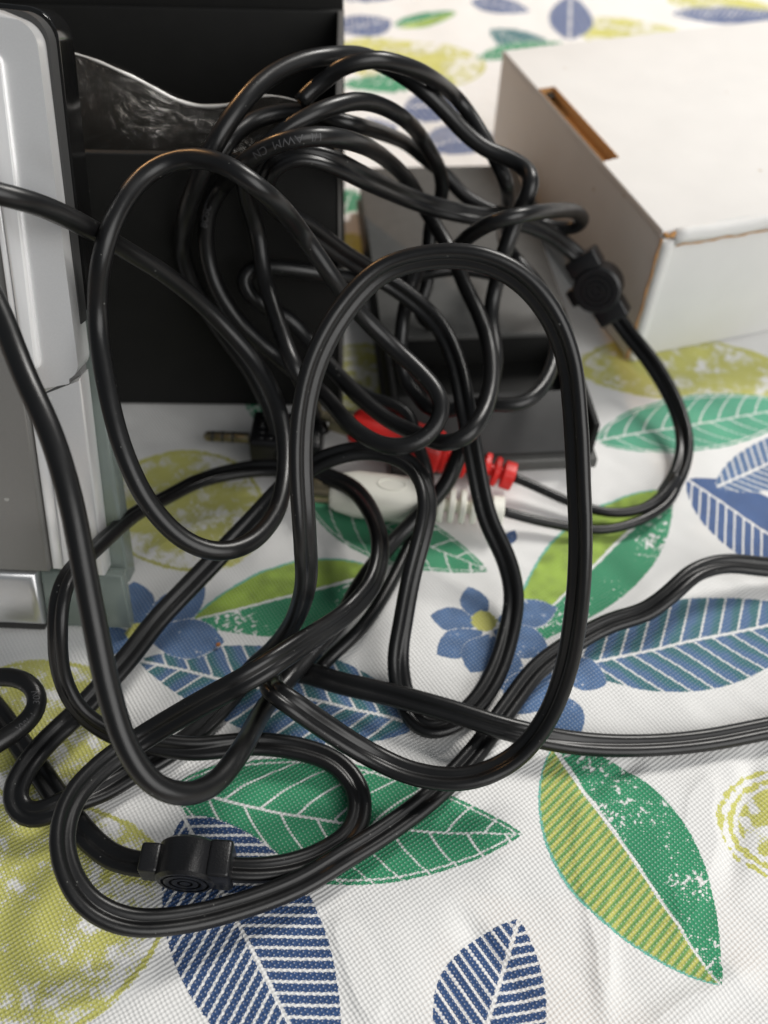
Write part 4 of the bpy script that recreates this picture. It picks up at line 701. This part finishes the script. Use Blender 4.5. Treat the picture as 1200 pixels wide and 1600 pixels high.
# ------------------------------------------------------------------ cables (centre lines in 1/100 mm; flat twin leads carry a second vector, their face normal in 1/100)
def curve_pts(flat, k):
    A = np.array(flat, float).reshape(-1, k); P = A[:, :3]/1e5; Nn = A[:, 3:6]/100 if k == 6 else None
    def cr(V):
        Q = np.vstack([2*V[0]-V[1], V, 2*V[-1]-V[-2]]); out = []
        for i in range(len(V)-1):
            p0, p1, p2, p3 = Q[i:i+4]
            for t in (0.0, 0.5): out.append(0.5*((2*p1)+(-p0+p2)*t+(2*p0-5*p1+4*p2-p3)*t*t+(-p0+3*p1-3*p2+p3)*t**3))
        out.append(V[-1]); return np.array(out)
    P2 = cr(P)
    for _ in range(2): P2[1:-1] = 0.25*P2[:-2]+0.5*P2[1:-1]+0.25*P2[2:]
    return P2, (cr(Nn) if k == 6 else None)
def sweep(name, P, Nn, prof, material, root):
    n = len(P); T = np.gradient(P, axis=0); T /= np.linalg.norm(T, axis=1)[:, None]
    if Nn is None:
        F = np.zeros_like(P); v = np.array(Vector(T[0]).orthogonal().normalized())
        for i in range(n): v = v-T[i]*(v@T[i]); v /= np.linalg.norm(v); F[i] = v
    else: F = Nn-T*(Nn*T).sum(1)[:, None]; F /= np.linalg.norm(F, axis=1)[:, None]
    B = np.cross(T, F); m = len(prof)
    sc = 1+0.022*np.sin(np.arange(n)*0.19+n)*np.sin(np.arange(n)*0.047+1)+0.012*np.random.RandomState(n).rand(n)
    V = P[:, None]+sc[:, None, None]*(B[:, None]*np.array([p[0] for p in prof])[None, :, None]+F[:, None]*np.array([p[1] for p in prof])[None, :, None])
    fc = []
    for i in range(n-1):
        a = i*m; b = a+m
        for k in range(m): fc.append((a+k, a+(k+1) % m, b+(k+1) % m, b+k))
    fc.append(tuple(range(m))[::-1]); fc.append(tuple(range((n-1)*m, n*m)))
    me = bpy.data.meshes.new(name); me.from_pydata(V.reshape(-1, 3).tolist(), [], fc)
    bm = bmesh.new(); bm.from_mesh(me); bmesh.ops.recalc_face_normals(bm, faces=bm.faces); bm.to_mesh(me); bm.free()
    o = link(name, me, material, None, True); return child(o, root)
def circ(r, n=16): return [(r*math.cos(2*math.pi*k/n), r*math.sin(2*math.pi*k/n)) for k in range(n)]
def eight(r):
    d = r*0.93; pr = []
    for a in np.linspace(-140, 140, 13): pr.append((d+r*math.cos(math.radians(a)), r*math.sin(math.radians(a))))
    for a in np.linspace(40, 320, 13): pr.append((-d+r*math.cos(math.radians(a)), r*math.sin(math.radians(a))))
    return pr
LINE = {}
def lead(key, r, root, name='jacket', material=None):
    k = 6 if key in ('Z1', 'L', 'L2', 'R') else 3
    P, Nn = curve_pts(CABLE[key], k); LINE[key] = P
    return sweep(name, P, Nn, eight(r) if k == 6 else circ(r), material or MT['cable'], root)
def root_at(key, label):
    p = min((tuple(q) for q in np.array(CABLE[key], float).reshape(-1, 6 if key in ('Z1', 'L', 'L2', 'R') else 3)[:, :3]/1e5), key=lambda q: q[2])
    return thing('cable', label, 'cable', p, 'black cables in the tangle')
cA = root_at('A', 'thick round black cable entering upper left and circling the big left loop'); lead('A', 0.00228, cA)
cM = root_at('M', 'round black cable crossing the silver device and dipping in a U by the green leaf'); lead('M', 0.00238, cM)
cU = root_at('U', 'black cable arching at the top and ending in the ribbed audio jack'); lead('U', 0.00225, cU)
cV = root_at('V', 'black cable bent in a tight hook against the left side of the white box'); lead('V', 0.0022, cV)
cZ = root_at('Z', 'outer black cable arching over the top and looping down into the box insert cut-out'); lead('Z', 0.0022, cZ)
cW = root_at('W', 'thin black cable running diagonally on the cloth below the white plug'); lead('W', 0.0019, cW)
cQ = root_at('Q', 'short black cable loop poking in at the lower left edge'); lead('Q', 0.0023, cQ)
cR = root_at('Z1', 'flat twin black lead forming the large front loop, with red and white plugs')
lead('Z1', 0.00153, cR); lead('R', 0.0015, cR); lead('Rr', 0.0015, cR, 'lead'); lead('Rw', 0.0015, cR, 'lead')
cL = root_at('L', 'flat twin black lead lying on the cloth with a disc clip over the navy leaf')
lead('L', 0.00153, cL); lead('L2', 0.00153, cL)

# ------------------------------------------------------------------ disc clips on the twin leads
def clip(root, c, e1, e3, R, T, sleeves):
    e1 = Vector(e1).normalized(); e3 = Vector(e3); e3 = (e3-e1*e3.dot(e1)).normalized(); e2 = e3.cross(e1)
    Mx = frame(c, e3, e1, e2)            # lathe axis x = disc axis
    h = T/2; prof = [(-h+0.0004, 0.0006)]
    for sgn in (-1, 1):
        rs = [0.0012, 0.0012, 0.0018, 0.0018, 0.0030, 0.0030, 0.0036, 0.0036, 0.0048, 0.0048, 0.0054, 0.0054]
        hs = [0.0, -1, -1, 0.0, 0.0, -1, -1, 0.0, 0.0, -1, -1, 0.0]
        face = [(sgn*(h+0.0006*q), r) for r, q in zip(rs, hs)] + [(sgn*h, R-0.0008), (sgn*(h-0.0007), R)]
        prof = ([(-h, 0.0004)] + face) if sgn < 0 else prof + face[::-1] + [(h, 0.0004)]
    d = lathe('disc_clip', prof, Mx, MT['clip'], root, 40, 35)
    BM = frame(c, e1, e2, e3)
    for sz, off in sleeves: box('sleeve', sz, BM, MT['clip'], d, off, 0.0008, 3)
p1, p2 = Vector(LINE['Z1'][0]), Vector(LINE['R'][0]); cc = (p1+p2)/2
clip(cR, cc, p2-p1, (EYE-cc).normalized()+Vector((-0.25, 0.0, -0.12)), 0.0080, 0.0092,
     [((0.0062, 0.0112, 0.0080), (-0.0096, 0, 0)), ((0.0064, 0.0104, 0.0080), (0.0094, 0, 0)), ((0.0060, 0.0040, 0.0046), (-0.0010, -0.0084, 0.0))])
p1, p2 = Vector(LINE['L2'][0]), Vector(LINE['L'][-1]); cc = (p1+p2)/2; cc.z = 0.0072
clip(cL, cc, p2-p1, (0.03, -1.0, -0.02), 0.0068, 0.0088,
     [((0.0046, 0.0070, 0.0066), (-0.0082, 0.0, 0)), ((0.0052, 0.0100, 0.0082), (0.0074, 0.0, -0.0002))])

# ------------------------------------------------------------------ phono plugs
def phono(root, tip, tail, material, name):
    tip, tail = Vector(tip), Vector(tail); ax = (tail-tip).normalized(); L = (tail-tip).length
    up = Vector((0, 0, 1)); side = up.cross(ax).normalized(); Mx = frame(tip, ax, side, ax.cross(side))
    body = L*0.55; r0 = 0.0062
    hs = lathe(name, [(-0.0006, 0.0038), (0, 0.0044), (0.0012, 0.0050), (body*0.25, r0), (body*0.85, r0), (body-0.0012, r0*0.97), (body, r0*0.82), (body+0.0004, 0.003)], Mx, material, root, 32, 40, 3.4)
    n = 7; st = (L-body)/n
    lathe('strain_relief_core', [(body-0.0005, 0.0021), (L-0.001, 0.0019)], Mx, material, hs, 16, 40)
    for i in range(n):
        x = body+st*i; w = st*0.55; r = 0.0052-0.0014*i/n
        if i == n-1: x0_, w, r = x-0.0004, st*1.1, 0.0040
        else: x0_ = x
        lathe('strain_relief_ring', [(x0_, r-0.0004), (x0_+0.0003, r), (x0_+w-0.0003, r), (x0_+w, r-0.0004)], Mx, material, hs, 24, 40, 3.0)
    # raised grip mark on top
    pts = [Mx @ Vector((body*0.62+0.0042*math.cos(a), 0.0022*math.sin(a), r0*1.0)) for a in np.linspace(0, 2*math.pi, 25)]
    tube_mesh('grip_mark', pts, 0.00030, material, hs, 6, False)
    lathe('metal_shell', [(-0.0070, 0.0036), (-0.0068, 0.0040), (-0.0006, 0.0040)], Mx, MT['gold'], hs, 24)
    lathe('centre_pin', [(-0.0150, 0.0008), (-0.0144, 0.0015), (-0.0068, 0.0016)], Mx, MT['gold'], hs, 16)
phono(cR, at(520, 768, 0.0068), at(787, 799, 0.0056), MT['ivory'], 'white_plug')
phono(cR, at(552, 664, 0.0150), at(803, 746, 0.0062), MT['red'], 'red_plug')

# ------------------------------------------------------------------ audio jack with a ribbed black housing
ja, jb = at(318, 681, 0.0075), at(512, 690, 0.0075); ax = (jb-ja).normalized()
JM = frame(ja, ax, Vector((0, 0, 1)).cross(ax), Vector((0, 0, 1)))
JL = (jb-ja).length; h0 = 0.0140
jh = box('jack_housing', (JL-h0-0.003, 0.0146, 0.0108), JM, MT['clip'], cU, ((JL+h0)/2, 0, 0), 0.0012, 3)
jp = lathe('jack_pin', [(0, 0.0004), (0.0008, 0.0014), (0.0022, 0.0017), (0.0028, 0.0012), (0.0034, 0.0017), (0.0058, 0.0017), (0.0060, 0.0014), (0.0066, 0.0017), (0.0090, 0.0017), (0.0092, 0.0014), (0.0098, 0.0017), (h0+0.0004, 0.0017)], JM, MT['gold'], jh, 20)
for x in (0.0031, 0.0062, 0.0094): lathe('insulator_ring', [(x-0.0003, 0.00174), (x+0.0003, 0.00174)], JM, MT['rubber'], jh, 16)
for i in range(6):
    for k in range(5):
        box('grip_bump', (0.0019, 0.0017, 0.0008), JM, MT['clip'], jh, (h0+0.0050+i*0.0027, -0.0050+k*0.0025, 0.0056), 0.0002, 1)
# ------------------------------------------------------------------ faint print on the cables
def cable_text(word, key, px, py, r, root, size, flip=False, lift=0.0):
    P = LINE[key]; V = np.array(EYE)
    d = P-V; z = d@np.array(FWD); X = 600+FPX*(d@np.array(RGT))/z; Yy = 800-FPX*(d@np.array(UPV))/z
    i0 = int(np.argmin((X-px)**2+(Yy-py)**2))
    cu = bpy.data.curves.new('print', 'FONT'); cu.body = word; cu.size = size; cu.align_x = 'CENTER'; cu.align_y = 'CENTER'
    tmp = bpy.data.objects.new('print_tmp', cu); COL.objects.link(tmp)
    me = bpy.data.meshes.new_from_object(tmp); bpy.data.objects.remove(tmp)
    bm = bmesh.new(); bm.from_mesh(me); bmesh.ops.subdivide_edges(bm, edges=[e for e in bm.edges if e.calc_length() > size*0.2], cuts=2); bmesh.ops.triangulate(bm, faces=bm.faces)
    L = np.r_[0, np.cumsum(np.linalg.norm(np.diff(P, axis=0), axis=1))]; T = np.gradient(P, axis=0)
    for v in bm.verts:
        u, w = v.co.x, v.co.y
        if flip: u, w = -u, -w
        s = L[i0]+u; c = np.array([np.interp(s, L, P[:, k]) for k in range(3)]); t = np.array([np.interp(s, L, T[:, k]) for k in range(3)]); t /= np.linalg.norm(t)
        f = V-c; f -= t*(f@t); f /= np.linalg.norm(f); b = np.cross(f, t)
        a = (w+lift)/r; v.co = Vector(c+(f*math.cos(a)+b*math.sin(a))*(r+0.00004))
    o = from_bm('printed_text', bm, MT['ink']); return child(o, root)
cable_text('1/I  AWM  CN', 'A', 450, 219, 0.00228, cA, 0.0026, True)
cable_text('BOSC', 'A', 328, 330, 0.00228, cA, 0.0026, False, 0.0006)
cable_text('TOPS', 'M', 492, 1013, 0.00238, cM, 0.0024, True)
cable_text('VW-1   30V', 'Q', 50, 1112, 0.0023, cQ, 0.0022, True)

# a crumb on the cloth
bm = bmesh.new(); bmesh.ops.create_icosphere(bm, subdivisions=2, radius=0.0007)
for v in bm.verts: v.co *= 0.75+0.5*random.random(); v.co.z *= 0.7; v.co += at(341, 1007, 0.0005)
cr_ = from_bm('crumb', bm, mat('crumb', (0.42, 0.16, 0.05), 0.8)); cr_['label'] = 'tiny orange crumb on the blue printed leaf below the green leaf'; cr_['category'] = 'crumb'
